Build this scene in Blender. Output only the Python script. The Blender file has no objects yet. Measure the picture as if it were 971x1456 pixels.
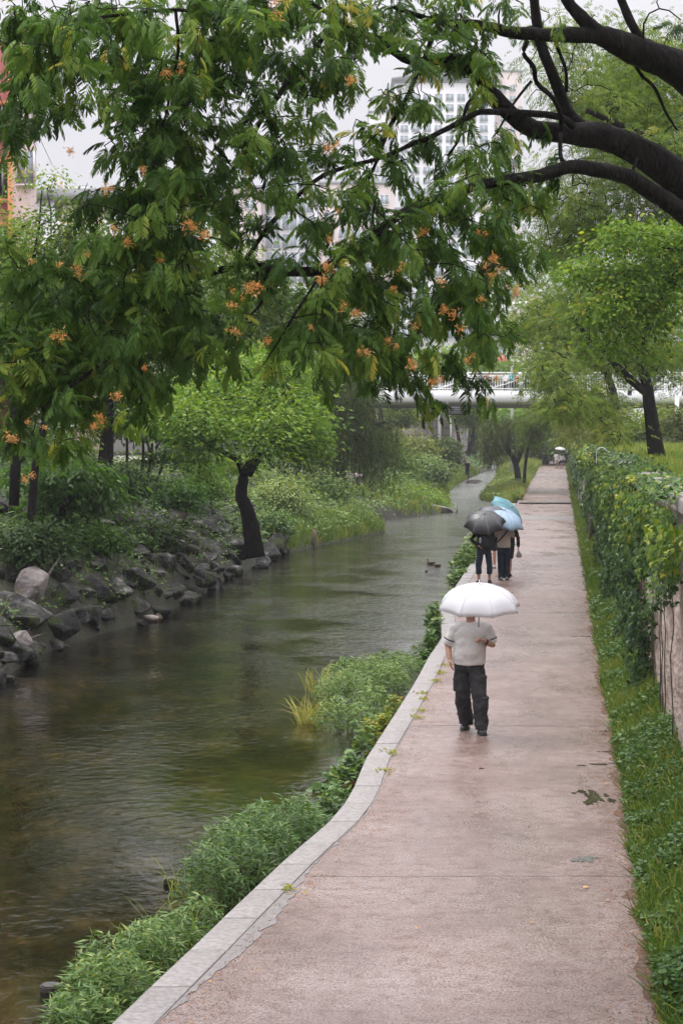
import bpy, bmesh, math, random
import numpy as np
from mathutils import Vector, Matrix, noise
from math import radians as R

# ------------------------------------------------------------------ camera
sc = bpy.context.scene
FPX = 2831.0                     # focal length in photograph pixels
CAMZ = 3.96
PITCH = math.atan(116 / FPX)
cam_d = bpy.data.cameras.new('camera')
cam_d.sensor_fit = 'VERTICAL'; cam_d.sensor_height = 36.0
cam_d.lens = FPX / 1456 * 36.0
cam_d.clip_start = 0.1; cam_d.clip_end = 5000
cam_d.dof.use_dof = False
cam = bpy.data.objects.new('camera', cam_d)
sc.collection.objects.link(cam)
cam.location = (0, 0, CAMZ); cam.rotation_euler = (R(90) - PITCH, 0, 0)
sc.camera = cam

# ------------------------------------------------------------------ sky
HAZE = 0.0003                    # density of the misty air
SUN_EL, SUN_AZ = 58, -35         # azimuth from +Y towards +X
world = bpy.data.worlds.new('World'); sc.world = world; world.use_nodes = True
nt = world.node_tree; nt.nodes.clear()
wo = nt.nodes.new('ShaderNodeOutputWorld'); bg = nt.nodes.new('ShaderNodeBackground')
sky = nt.nodes.new('ShaderNodeTexSky'); sky.sky_type = 'NISHITA'; sky.sun_disc = False
sky.sun_elevation = R(SUN_EL); sky.sun_rotation = R(SUN_AZ); sky.air_density = 1.0; sky.dust_density = 4
hs = nt.nodes.new('ShaderNodeHueSaturation'); hs.inputs['Saturation'].default_value = 0.15
hs.inputs['Value'].default_value = 0.12
mx = nt.nodes.new('ShaderNodeMix'); mx.data_type = 'RGBA'; mx.inputs[0].default_value = 0.9
mx.inputs[7].default_value = (7.95, 7.85, 8.3, 1)        # flat cloud layer
geo = nt.nodes.new('ShaderNodeNewGeometry'); sp = nt.nodes.new('ShaderNodeSeparateXYZ')
ab = nt.nodes.new('ShaderNodeMath'); ab.operation = 'ABSOLUTE'
ma = nt.nodes.new('ShaderNodeMath'); ma.operation = 'MULTIPLY_ADD'
ma.inputs[1].default_value = 3.6; ma.inputs[2].default_value = 0.61    # overcast sky: brighter overhead
vm = nt.nodes.new('ShaderNodeVectorMath'); vm.operation = 'SCALE'
L = nt.links
L.new(sky.outputs[0], hs.inputs['Color']); L.new(hs.outputs[0], mx.inputs[6])
L.new(geo.outputs['Incoming'], sp.inputs[0]); L.new(sp.outputs['Z'], ab.inputs[0]); pw = nt.nodes.new('ShaderNodeMath'); pw.operation = 'POWER'; pw.inputs[1].default_value = 1.6
L.new(ab.outputs[0], pw.inputs[0]); L.new(pw.outputs[0], ma.inputs[0])
L.new(mx.outputs[2], vm.inputs[0]); L.new(ma.outputs[0], vm.inputs['Scale'])
L.new(vm.outputs[0], bg.inputs['Color']); bg.inputs['Strength'].default_value = 0.1
L.new(bg.outputs[0], wo.inputs['Surface'])
sun_d = bpy.data.lights.new('sun', 'SUN'); sun_d.energy = 1.5; sun_d.angle = R(14); sun_d.color = (1, .96, .9)
sun = bpy.data.objects.new('sun', sun_d); sc.collection.objects.link(sun)
_el, _az = R(SUN_EL), R(SUN_AZ)
sd = Vector((math.sin(_az) * math.cos(_el), math.cos(_az) * math.cos(_el), math.sin(_el)))
sun.rotation_euler = sd.to_track_quat('Z', 'Y').to_euler()
vs = sc.view_settings; sc.display_settings.display_device = 'sRGB'
vs.view_transform = 'Standard'; vs.look = 'None'; vs.gamma = 1.0; vs.exposure = 0.38; vs.use_curve_mapping = False
sc.render.engine = 'CYCLES'
cy = sc.cycles
cy.use_denoising = True; cy.denoising_prefilter = 'ACCURATE'; cy.max_bounces = 6; cy.diffuse_bounces = 3; cy.glossy_bounces = 2
cy.transmission_bounces = 3; cy.transparent_max_bounces = 8; cy.volume_bounces = 1
cy.caustics_reflective = False; cy.caustics_refractive = False; cy.sample_clamp_indirect = 4
cy.use_adaptive_sampling = True; cy.adaptive_threshold = 0.01

# ------------------------------------------------------------------ helpers
rng = np.random.default_rng(7)
rnd = random.Random(11)
COL = sc.collection
ca, sa = math.cos(PITCH), math.sin(PITCH)

def ray(px, py):
    x, y = (px - 485.5) / FPX, (728 - py) / FPX
    return Vector((x, ca + y * sa, -sa + y * ca))
def at(px, py, Y):
    d = ray(px, py); t = Y / d.y
    return Vector((d.x * t, Y, CAMZ + d.z * t))
def gz(px, py, z=0.0):
    d = ray(px, py); t = (z - CAMZ) / d.z
    return Vector((d.x * t, d.y * t, z))

def nz(x, y, z=0.0, s=1.0):
    return noise.noise(Vector((x * s, y * s, z * s)))

def setp(o, label=None, cat=None, group=None, kind=None):
    if label: o['label'] = label
    if cat: o['category'] = cat
    if group: o['group'] = group
    if kind: o['kind'] = kind
    return o
def empty(name, loc, label, cat, group=None, rz=0.0):
    o = bpy.data.objects.new(name, None); COL.objects.link(o)
    o.location = loc; o.rotation_euler = (0, 0, rz); o.empty_display_size = .2
    return setp(o, label, cat, group)
def link(name, me, parent=None):
    o = bpy.data.objects.new(name, me); COL.objects.link(o)
    if parent is not None: o.parent = parent
    return o
def copy_tree(o, parent=None):
    c = o.copy(); COL.objects.link(c)
    if parent is not None: c.parent = parent
    for ch in list(o.children): copy_tree(ch, c)
    return c

def mesh(name, V, Fs, mat=None, parent=None, attr=None, smooth=False, origin=None):
    """V (n,3); Fs = list of int arrays (m,k). World coordinates; origin shifts to a parent's frame."""
    V = np.asarray(V, dtype=np.float32).reshape(-1, 3)
    q = parent
    while q is not None:
        V = V - np.array(q.location, dtype=np.float32); q = q.parent
    if not isinstance(Fs, list): Fs = [Fs]
    Fs = [np.asarray(f, dtype=np.int32) for f in Fs if len(f)]
    me = bpy.data.meshes.new(name)
    nl = sum(f.size for f in Fs); nf = sum(len(f) for f in Fs)
    me.vertices.add(len(V)); me.vertices.foreach_set('co', V.ravel())
    me.loops.add(nl); me.polygons.add(nf)
    me.loops.foreach_set('vertex_index', np.concatenate([f.ravel() for f in Fs]))
    st, tot, c = [], [], 0
    for f in Fs:
        k = f.shape[1]
        st.append(c + np.arange(len(f)) * k); tot.append(np.full(len(f), k)); c += f.size
    me.polygons.foreach_set('loop_start', np.concatenate(st).astype(np.int32))
    if smooth: me.polygons.foreach_set('use_smooth', np.ones(nf, dtype=bool))
    me.update(calc_edges=True)
    if attr is not None:
        a = me.attributes.new('tone', 'FLOAT', 'POINT'); a.data.foreach_set('value', np.asarray(attr, dtype=np.float32))
    if mat is not None: me.materials.append(mat)
    return link(name, me, parent)

class MB:
    """collects primitives into one mesh"""
    def __init__(s): s.V = []; s.F = {}; s.n = 0; s.T = []
    def add(s, V, F, tone=0.5):
        V = np.asarray(V, dtype=np.float32).reshape(-1, 3); F = np.asarray(F, dtype=np.int32)
        s.V.append(V); s.F.setdefault(F.shape[1], []).append(F + s.n); s.n += len(V)
        t = np.asarray(tone, dtype=np.float32)
        s.T.append(np.full(len(V), float(t), dtype=np.float32) if t.ndim == 0 else t)
    def box(s, a, b, rz=0.0, c=None):
        x0, y0, z0 = a; x1, y1, z1 = b
        V = np.array([(x, y, z) for z in (z0, z1) for y in (y0, y1) for x in (x0, x1)], dtype=np.float32)
        if rz:
            c = np.array(c if c is not None else ((x0 + x1) / 2, (y0 + y1) / 2, 0)); co, si = math.cos(rz), math.sin(rz)
            d = V - c; V = np.stack([d[:, 0] * co - d[:, 1] * si, d[:, 0] * si + d[:, 1] * co, d[:, 2]], 1) + c
        s.add(V, [(0, 2, 3, 1), (4, 5, 7, 6), (0, 1, 5, 4), (2, 6, 7, 3), (0, 4, 6, 2), (1, 3, 7, 5)])
    def tube(s, pts, rad, sides=8, cap=True, wob=0.0, tone=0.5, ref=None, oval=1.0):
        P = np.array([tuple(p) for p in pts], dtype=float); n = len(P)
        rad = np.broadcast_to(np.asarray(rad, dtype=float), (n,)) if np.ndim(rad) < 2 else np.asarray(rad, dtype=float)
        T = np.gradient(P, axis=0); T /= np.linalg.norm(T, axis=1)[:, None] + 1e-9
        up = np.array(ref if ref is not None else ((0, 0, 1) if abs(T[:, 2]).mean() < .8 else (1, 0, 0)), dtype=float)
        A = np.cross(T, up); A /= np.linalg.norm(A, axis=1)[:, None] + 1e-9
        Bv = np.cross(T, A)
        th = np.linspace(0, 2 * math.pi, sides, endpoint=False)
        ra, rb = (rad[:, 0], rad[:, 1]) if rad.ndim == 2 else (rad, rad * oval)
        k = np.ones((n, sides))
        if wob: k += rng.normal(0, wob, (n, sides))
        V = P[:, None] + k[..., None] * (A[:, None] * (np.cos(th)[None, :, None] * ra[:, None, None]) + Bv[:, None] * (np.sin(th)[None, :, None] * rb[:, None, None]))
        V = V.reshape(-1, 3)
        i = np.arange(n - 1)[:, None] * sides; j = np.arange(sides)[None]; j2 = (j + 1) % sides
        F = np.stack([i + j, i + j2, i + sides + j2, i + sides + j], -1).reshape(-1, 4)
        s.add(V, F, tone)
        if cap:
            b = s.n - len(V)
            for base, c, flip in ((0, P[0], 0), ((n - 1) * sides, P[-1], 1)):
                s.V.append(np.array([c], dtype=np.float32)); ci = s.n; s.n += 1; s.T.append(np.array([tone], dtype=np.float32) if np.ndim(tone) == 0 else s.T[-1][:1])
                f = [(b + base + (q + 1) % sides, b + base + q, ci) if not flip else (b + base + q, b + base + (q + 1) % sides, ci) for q in range(sides)]
                s.F.setdefault(3, []).append(np.array(f, dtype=np.int32))
    def ball(s, c, r, nu=12, nv=8, rot=None, tone=.5):
        r = np.broadcast_to(np.asarray(r, dtype=float), (3,))
        V = [(0, 0, 1)]
        for i in range(1, nv):
            a = math.pi * i / nv
            for j in range(nu): b = 2 * math.pi * j / nu; V.append((math.sin(a) * math.cos(b), math.sin(a) * math.sin(b), math.cos(a)))
        V.append((0, 0, -1)); V = np.array(V) * r
        if rot is not None: V = V @ np.array(rot).T
        q, t = [], []
        for j in range(nu):
            t.append((0, 1 + j, 1 + (j + 1) % nu)); e = len(V) - 1; b = 1 + (nv - 2) * nu
            t.append((e, b + (j + 1) % nu, b + j))
            for i in range(nv - 2):
                a = 1 + i * nu; q.append((a + j, a + nu + j, a + nu + (j + 1) % nu, a + (j + 1) % nu))
        n0 = s.n; s.V.append((V + np.array(tuple(c))).astype(np.float32)); s.n += len(V); s.T.append(np.full(len(V), tone, dtype=np.float32))
        s.F.setdefault(4, []).append(np.array(q, dtype=np.int32) + n0); s.F.setdefault(3, []).append(np.array(t, dtype=np.int32) + n0)
    def build(s, name, mat, parent=None, smooth=False, tone=False):
        return mesh(name, np.concatenate(s.V), [np.concatenate(f) for f in s.F.values()], mat, parent,
                    attr=np.concatenate(s.T) if tone else None, smooth=smooth)

# ------------------------------------------------------------------ materials
def newmat(name):
    m = bpy.data.materials.new(name); m.use_nodes = True; n = m.node_tree; n.nodes.clear()
    out = n.nodes.new('ShaderNodeOutputMaterial'); return m, n, out
def N(n, t, **kw):
    x = n.nodes.new('ShaderNode' + t)
    for k, v in kw.items():
        if k in x.inputs: x.inputs[k].default_value = v
        else: setattr(x, k, v)
    return x
def ramp(n, stops, fac=None, interp='LINEAR'):
    r = n.nodes.new('ShaderNodeValToRGB'); r.color_ramp.interpolation = interp
    e = r.color_ramp.elements
    while len(e) < len(stops): e.new(.5)
    for i, (p, c) in enumerate(stops): e[i].position = p; e[i].color = (*c, 1) if len(c) == 3 else c
    if fac is not None: n.links.new(fac, r.inputs[0])
    return r
def coords(n, scale=(1, 1, 1), rot=(0, 0, 0)):
    tc = N(n, 'NewGeometry'); mp = N(n, 'Mapping'); mp.inputs['Scale'].default_value = scale; mp.inputs['Rotation'].default_value = rot
    n.links.new(tc.outputs['Position'], mp.inputs[0]); return mp.outputs[0]
def noisy(name, stops, scale=3, detail=6, rough=.8, bump=.3, bdist=.02, stretch=(1, 1, 1), spec=.4, fine=None, rrange=None):
    """plain surface with an uneven colour and bump"""
    m, n, out = newmat(name); v = coords(n, stretch)
    t = N(n, 'TexNoise', Scale=scale, Detail=detail, Roughness=.62); n.links.new(v, t.inputs['Vector'])
    r = ramp(n, stops, t.outputs[0]); p = N(n, 'BsdfPrincipled'); p.inputs['Roughness'].default_value = rough
    p.inputs['Specular IOR Level'].default_value = spec
    n.links.new(r.outputs[0], p.inputs['Base Color'])
    if rrange:
        rr = N(n, 'MapRange'); rr.inputs['To Min'].default_value, rr.inputs['To Max'].default_value = rrange
        rr.inputs['From Min'].default_value = .35; rr.inputs['From Max'].default_value = .65
        n.links.new(t.outputs[0], rr.inputs[0]); n.links.new(rr.outputs[0], p.inputs['Roughness'])
    t2 = N(n, 'TexNoise', Scale=fine or scale * 6, Detail=4); n.links.new(v, t2.inputs['Vector'])
    b = N(n, 'Bump', Strength=bump, Distance=bdist); n.links.new(t2.outputs[0], b.inputs['Height']); n.links.new(b.outputs[0], p.inputs['Normal'])
    n.links.new(p.outputs[0], out.inputs[0]); return m
def plain(name, c, rough=.6, metal=0.0, spec=.4, var=.12, scale=8):
    lo = tuple(x * (1 - var) for x in c); hi = tuple(min(1, x * (1 + var)) for x in c)
    m = noisy(name, [(.3, lo), (.7, hi)], scale=scale, rough=rough, bump=.1, bdist=.004, spec=spec)
    for x in m.node_tree.nodes:
        if x.type == 'BSDF_PRINCIPLED': x.inputs['Metallic'].default_value = metal
    return m
def leafmat(name, stops, rough=.6, trans=.3, tcol=None, spec=.15, clump=.5):
    """stops: colours over the per-leaf tone; large noise shifts the tone between clumps"""
    m, n, out = newmat(name)
    a = N(n, 'Attribute'); a.attribute_name = 'tone'; a.attribute_type = 'GEOMETRY'
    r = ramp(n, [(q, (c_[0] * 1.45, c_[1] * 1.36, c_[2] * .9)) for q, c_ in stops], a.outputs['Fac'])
    p = N(n, 'BsdfPrincipled'); p.inputs['Roughness'].default_value = rough; p.inputs['Specular IOR Level'].default_value = spec
    tr = N(n, 'BsdfTranslucent'); mixc = N(n, 'Mix'); mixc.data_type = 'RGBA'; mixc.blend_type = 'MULTIPLY'; mixc.inputs[0].default_value = 1
    n.links.new(r.outputs[0], mixc.inputs[6]); mixc.inputs[7].default_value = (*(tcol or (1.5, 1.6, .7)), 1); mixc.clamp_result = False
    n.links.new(mixc.outputs[2], tr.inputs[0]); n.links.new(r.outputs[0], p.inputs['Base Color'])
    ms = N(n, 'MixShader'); ms.inputs[0].default_value = trans
    n.links.new(p.outputs[0], ms.inputs[1]); n.links.new(tr.outputs[0], ms.inputs[2]); n.links.new(ms.outputs[0], out.inputs[0])
    return m

# ------------------------------------------------------------------ leaf templates (x along, y across, z normal)
T_LEAF = (np.array([(0, 0, 0), (.45, .26, .05), (1, 0, -.06), (.45, -.26, .05)]), np.array([(0, 2, 1), (0, 3, 2)]))
T_NARROW = (np.array([(0, 0, 0), (.35, .1, .03), (1, 0, -.14), (.35, -.1, .03), (.5, 0, 0)]), np.array([(0, 4, 1), (1, 4, 2), (0, 3, 4), (3, 2, 4)]))
T_STRIP = (np.array([(0, 0, 0), (.4, .11, 0), (1, 0, -.05), (.4, -.11, 0)]), np.array([(0, 2, 1), (0, 3, 2)]))
T_OVAL = (np.array([(0, 0, 0), (.25, .22, .04), (.65, .24, .03), (1, 0, -.1), (.65, -.24, .03), (.25, -.22, .04), (.5, 0, -.01)]),
          np.array([(0, 6, 1), (1, 6, 2), (2, 6, 3), (3, 6, 4), (4, 6, 5), (5, 6, 0)]))
T_IVY = (np.array([(0, 0, 0), (.05, .4, .02), (.3, .55, -.06), (.45, .25, .03), (1, 0, -.12), (.45, -.25, .03), (.3, -.55, -.06), (.05, -.4, .02)]),
         np.array([(0, 2, 1), (0, 3, 2), (0, 4, 3), (0, 5, 4), (0, 6, 5), (0, 7, 6)]))
T_BLADE = (np.array([(0, .5, 0), (0, -.5, 0), (.5, .38, .06), (.5, -.38, .06), (1, 0, -.1)]), np.array([(0, 1, 3), (0, 3, 2), (2, 3, 4)]))
def frond_template(pairs, leaflets, seed=0):
    g = random.Random(seed); V = []; F = []
    def tri(a, b, c): i = len(V); V.extend((a, b, c)); F.append((i, i + 1, i + 2))
    ax = lambda t: np.array((t, 0, -.55 * t * t))                 # rachis bends down
    for k in range(6):
        t0, t1 = k / 6, (k + 1) / 6; a, b = ax(t0), ax(t1)
        tri(a + (0, .006, 0), a - (0, .006, 0), b)
    for k in range(pairs):
        t = .16 + .82 * k / (pairs - 1); L_ = .5 * (math.sin(math.pi * min(1, (t + .12)) * .86) ** .8) * g.uniform(.9, 1.05) + .05
        for s in (1, -1):
            o = ax(t); an = R(g.uniform(50, 62)) * (1 - .35 * (t - .2)); dirv = np.array((math.cos(an), s * math.sin(an), -.12 - .25 * t))
            droop = g.uniform(.9, 1.9)
            pt = lambda u: o + dirv * (u * L_) + np.array((0, 0, -droop * (u * L_) ** 2 * 1.6))
            if leaflets == 0:
                a, m_, e = pt(0), pt(.5), pt(1); w = .045; sd_ = np.array((math.sin(an), -s * math.cos(an), 0)) * w
                i = len(V); V.extend((a, m_ + sd_, e, m_ - sd_)); F.extend(((i, i + 1, i + 2), (i, i + 2, i + 3)))
                continue
            for q in range(leaflets):
                u0 = (q + .1) / leaflets; u1 = u0 + .9 / leaflets; a, b = pt(u0), pt(u1)
                d = b - a; d /= np.linalg.norm(d) + 1e-9
                for s2 in (1, -1):
                    sdv = np.array((math.sin(an), -s * math.cos(an), 0)) * s2
                    ll = .044 * math.sin(math.pi * (.12 + .8 * u0)) ** .5
                    tri(a, b, b + sdv * ll + d * ll * .5 + np.array((0, 0, -.012)))
    return (np.array(V), np.array(F))
def pinnate(pairs, seed):
    """drooping leaf: bent rachis with two rows of folded, tapering pinnae"""
    g = random.Random(seed); V = []; F = []; ax = lambda t: np.array((t, 0, -.55 * t * t)); V += [ax(0) + (0, .008, 0), ax(0) - (0, .008, 0), ax(.5) + (0, .006, 0), ax(.5) - (0, .006, 0), ax(1)]; F += [(0, 1, 3), (0, 3, 2), (2, 3, 4)]
    for k in range(pairs):
        t = .16 + .80 * k / (pairs - 1); ln = (.26 + .24 * math.sin(math.pi * min(1, t * 1.05))) * g.uniform(.85, 1.1)
        for s in (1, -1):
            if g.random() < .05: continue
            o = ax(t + g.uniform(-.02, .02)); an = R(g.uniform(48, 68)) * (1 - .35 * t); d = np.array((math.cos(an), s * math.sin(an), -.35 - .5 * t + g.uniform(-.15, .15))); d /= np.linalg.norm(d)
            sd = np.array((math.sin(an), -s * math.cos(an), g.uniform(-.35, .35))); w = .043 * g.uniform(.85, 1.15); dn = np.array((0, 0, -1.0))
            a, b, c, e = o, o + d * ln * .35 + dn * .015, o + d * ln * .72 + dn * .06, o + d * ln + dn * .13; i = len(V)
            V += [a, b + sd * w, b - sd * w - (0, 0, .012), c + sd * w * .95, c - sd * w * .95 - (0, 0, .012), e]; F += [(i, i + 1, i + 2), (i + 1, i + 3, i + 4), (i + 1, i + 4, i + 2), (i + 3, i + 5, i + 4)]
    return (np.array(V), np.array(F))
T_FRONDS = [pinnate(q, i) for i, q in enumerate((9, 10, 8, 10))]
T_FAR_FROND = pinnate(5, 9)

def unit(v): return v / (np.linalg.norm(v, axis=-1, keepdims=True) + 1e-9)
def scatter(tpl, P, X, S, Nrm=None, wid=1.0, tone=None, roll=0.6):
    """template copies: positions P, pointing along X, scale S; returns V,F,tone"""
    tv, tf = tpl; n = len(P); P = np.asarray(P, float); X = unit(np.asarray(X, float))
    if Nrm is None: Nrm = np.tile((0, 0, 1.0), (n, 1))
    Nn = Nrm + rng.normal(0, roll, (n, 3))
    Y = unit(np.cross(Nn, X)); Z = np.cross(X, Y)
    S = np.broadcast_to(np.asarray(S, float), (n,)); W = np.broadcast_to(np.asarray(wid, float), (n,))
    V = (P[:, None] + tv[None, :, 0, None] * X[:, None] * S[:, None, None] + tv[None, :, 1, None] * Y[:, None] * (S * W)[:, None, None]
         + tv[None, :, 2, None] * Z[:, None] * S[:, None, None]).reshape(-1, 3)
    F = (tf[None] + (np.arange(n) * len(tv))[:, None, None]).reshape(-1, 3)
    if tone is None: tone = rng.random(n)
    return V, F, np.repeat(np.clip(np.broadcast_to(tone, (n,)), 0, 1), len(tv))
def merged(parts):
    V, F, T, c = [], [], [], 0
    for v, f, t in parts:
        V.append(v); F.append(f + c); T.append(t); c += len(v)
    return np.concatenate(V), np.concatenate(F), np.concatenate(T)
def leaves(name, parts, mat, parent=None):
    V, F, T = merged(parts)
    return mesh(name, V, F, mat, parent, attr=T)

def grow(mb, limb, targets, r0=.02, rmin=.005, sides=5, wob=.15, reach=9.0, k=.86):
    """joins every target to the nearest wood already there, as a bent tapering twig"""
    node = [np.array(p[:3], float) for p in limb]; rad = [min(p[3] * .6, r0) for p in limb]
    T = [np.array(t, float) for t in targets]
    A = np.array(node); d = [np.min(np.linalg.norm(A - t, axis=1)) for t in T]
    ends = []
    for i in np.argsort(d):
        t = T[i]; A = np.array(node); dd = np.linalg.norm(A - t, axis=1); j = int(np.argmin(dd))
        if dd[j] > reach: continue
        a = A[j]; ra = max(rmin * 1.3, rad[j] * k); ln = dd[j]; n = 5 if ln > .25 else 3
        mid = rng.normal(0, wob, 3) * ln; mid[2] += .12 * ln
        pts = []
        for q in range(n + 1):
            u = q / n; p = a + (t - a) * u + mid * math.sin(math.pi * u) + (rng.normal(0, .03, 3) * ln if 0 < q < n else 0)
            pts.append(p)
        rr = np.linspace(ra, max(rmin, ra * .55), n + 1)
        mb.tube(pts, rr, sides, cap=False)
        for q in range(1, n + 1): node.append(pts[q]); rad.append(rr[q])
        ends.append((t, unit(t - a)))
    return ends

BARK = noisy('bark', [(.3, (.005, .004, .004)), (.6, (.014, .011, .010)), (.8, (.045, .038, .034))], scale=14, rough=.85, bump=1, bdist=.05, stretch=(1, 1, .4), fine=26, spec=.12)
BARK2 = noisy('bark_brown', [(.3, (.03, .022, .016)), (.7, (.10, .075, .055))], scale=10, rough=.8, bump=.8, bdist=.02, stretch=(1, 1, .3))
G_SILK = leafmat('silk_tree_leaf', [(0, (.018, .042, .014)), (.35, (.042, .092, .026)), (.65, (.080, .145, .036)), (.90, (.15, .20, .05)), (1, (.28, .26, .06))], trans=.36, tcol=(1.4, 1.5, .8))
G_SILK2 = leafmat('silk_tree_leaf_far', [(0, (.035, .062, .016)), (.5, (.085, .14, .03)), (.85, (.15, .20, .045)), (1, (.22, .23, .06))], trans=.35)
G_BRIGHT = leafmat('broad_leaf_bright', [(0, (.04, .085, .02)), (.5, (.085, .16, .03)), (.85, (.15, .22, .04)), (1, (.27, .27, .06))], trans=.35)
G_MID = leafmat('broad_leaf_mid', [(0, (.025, .065, .015)), (.5, (.065, .135, .028)), (.9, (.12, .20, .04)), (1, (.17, .23, .05))], trans=.35, rough=.5)
G_DARK = leafmat('dark_leaf', [(0, (.012, .028, .011)), (.5, (.028, .055, .02)), (1, (.06, .095, .03))], trans=.25)
G_WILLOW = leafmat('willow_leaf', [(0, (.025, .042, .018)), (.5, (.06, .085, .032)), (1, (.15, .18, .06))], trans=.25)
G_GRASS = leafmat('grass_leaf', [(0, (.035, .075, .016)), (.4, (.07, .125, .028)), (.7, (.12, .165, .045)), (.9, (.20, .20, .075)), (1, (.28, .23, .10))], trans=.3)
G_WEED = leafmat('weed_leaf', [(0, (.030, .070, .028)), (.5, (.065, .13, .05)), (.9, (.12, .19, .08)), (1, (.19, .24, .10))], trans=.28, rough=.45, spec=.25, tcol=(1.4, 1.4, .8))
G_IVY = leafmat('ivy_leaf', [(0, (.008, .024, .008)), (.45, (.022, .058, .012)), (.68, (.07, .13, .015)), (.86, (.20, .22, .025)), (1, (.36, .25, .04))], trans=.22, rough=.42, spec=.18)
G_FLOWER = leafmat('dried_flower', [(0, (.34, .15, .06)), (.5, (.52, .27, .13)), (1, (.58, .38, .23))], trans=.3, tcol=(1.0, .9, .75))
# ================================================================== the lie of the land
WZ = -0.40
def shore(pix, z):
    p = [gz(x, y, z) for x, y in pix]; p.sort(key=lambda q: q.y)
    return np.array([q.y for q in p]), np.array([q.x for q in p])
_ly, _lx = shore([(0, 968), (60, 930), (150, 900), (200, 888), (260, 858), (330, 820), (395, 790), (450, 776), (548, 757), (536, 741), (625, 731),
                  (639, 718), (633, 704), (655, 686), (672, 678), (690, 671)], WZ)
_ly = np.concatenate([[0, 12, 25], _ly, [230, 300, 500]]); _lx = np.concatenate([[-11, -8.5, -7], _lx, [17.3, 23, 48]])
def XL(Y): return np.interp(Y, _ly, _lx)
_ky, _kx = shore([(160, 1456), (261, 1361), (319, 1305), (407, 1222), (458, 1178), (483, 1156), (505, 1117), (519, 1081), (541, 1048), (566, 1009), (591, 969), (610, 933), (628, 908)], 0)
_ky = np.concatenate([[4, 10], _ky, [44, 600]]); _kx = np.concatenate([[-3.0, -2.05], _kx, [-2.35 + .1095 * 44 - .28, -2.35 + .1095 * 600 - .28]])
def XK(Y): return np.interp(Y, _ky, _kx)             # outer edge of the kerb
def XPR(Y): return 0.75 + .1095 * np.asarray(Y, float)   # right edge of the path
def XW(Y): return 1.36 + .1095 * np.asarray(Y, float)    # wall face
_ry, _rx = shore([(683, 711), (701, 690), (713, 672)], WZ)
_ry = np.concatenate([[0, 113.5], _ry, [262, 320, 500]]); 
_rx = np.concatenate([[0, 10.3], _rx, [20.2, 25.2, 50]])
def XR(Y): return np.where(np.asarray(Y) < 113.5, XK(Y) + .1, np.interp(Y, _ry, _rx))
print('XL', [(round(float(a), 1), round(float(b), 2)) for a, b in zip(_ly, _lx)]); print('XR', [(round(float(a), 1), round(float(b), 2)) for a, b in zip(_ry, _rx)])
def bank_z(d, Y):
    """height of the left bank, d metres in from the waterline"""
    top = np.interp(Y, [0, 60, 95, 120, 190, 260], [2.5, 2.8, 2.4, 2.2, 3.2, 3.4])
    run = np.interp(Y, [0, 60, 80, 130, 200], [5.5, 6.5, 8.0, 8, 9])
    u = np.clip(d / run, 0, 1); e = np.interp(Y, [60, 80], [.6, .85]); z = WZ + .15 * np.clip(d * 3, 0, 1) + (top - WZ - .15) * u ** e
    return z + np.clip(d - run, 0, 100) * .012
def zland(X, Y):
    d = float(XL(Y)) - X
    if d > 0: return float(bank_z(d, Y)) + .12 * nz(X, Y, 0, .9) * min(1, d)
    xp = float(XK(Y))
    if X < xp: return WZ + .55 * min(1, (X - float(XR(Y))) / 2.2 if X > float(XR(Y)) else 0) + .05 * nz(X, Y, 3, 1.)
    return 0.0
def sheet(name, ys, xf, zf, mat, kind='structure', smooth=True):
    rows = [[(x, y, zf(x, y)) for x in xf(y)] for y in ys]; V = np.array(rows, dtype=float); m = V.shape[1]
    i = np.arange(len(ys) - 1)[:, None] * m; j = np.arange(m - 1)[None]
    F = np.stack([i + j, i + j + 1, i + m + j + 1, i + m + j], -1).reshape(-1, 4)
    o = mesh(name, V.reshape(-1, 3), F, mat, smooth=smooth); o['kind'] = kind; return o

M_SOIL = noisy('bank_soil', [(.3, (.012, .010, .007)), (.5, (.03, .026, .016)), (.7, (.03, .045, .015))], scale=1.6, rough=.9, bump=.8, bdist=.08, fine=9)
M_GROUND = noisy('ground_green', [(.3, (.04, .07, .02)), (.6, (.09, .13, .04)), (.8, (.13, .12, .06))], scale=.8, rough=.95, bump=.8, bdist=.08, fine=14)
# river bed: silt, algae and rounded stones
m, n, out = newmat('river_bed'); v = coords(n, (1, .55, 1))
a = N(n, 'TexNoise', Scale=1.3, Detail=9, Roughness=.68); n.links.new(v, a.inputs['Vector'])
vo = N(n, 'TexVoronoi', Scale=5.5, Randomness=1.0); n.links.new(v, vo.inputs['Vector'])
r1 = ramp(n, [(.36, (.014, .013, .007)), (.48, (.05, .043, .019)), (.58, (.13, .105, .048)), (.70, (.27, .22, .12))], a.outputs[0])
r2 = ramp(n, [(0, (.5, .5, .45)), (.5, (1, 1, 1)), (1, (1.7, 1.6, 1.4))], vo.outputs['Color'])
mm = N(n, 'Mix'); mm.data_type = 'RGBA'; mm.blend_type = 'MULTIPLY'; mm.inputs[0].default_value = .75
n.links.new(r1.outputs[0], mm.inputs[6]); n.links.new(r2.outputs[0], mm.inputs[7])
p = N(n, 'BsdfPrincipled', Roughness=.8); n.links.new(mm.outputs[2], p.inputs['Base Color'])
b = N(n, 'Bump', Strength=.7, Distance=.05); n.links.new(vo.outputs['Distance'], b.inputs['Height']); n.links.new(b.outputs[0], p.inputs['Normal'])
n.links.new(p.outputs[0], out.inputs[0]); M_BED = m
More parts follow.
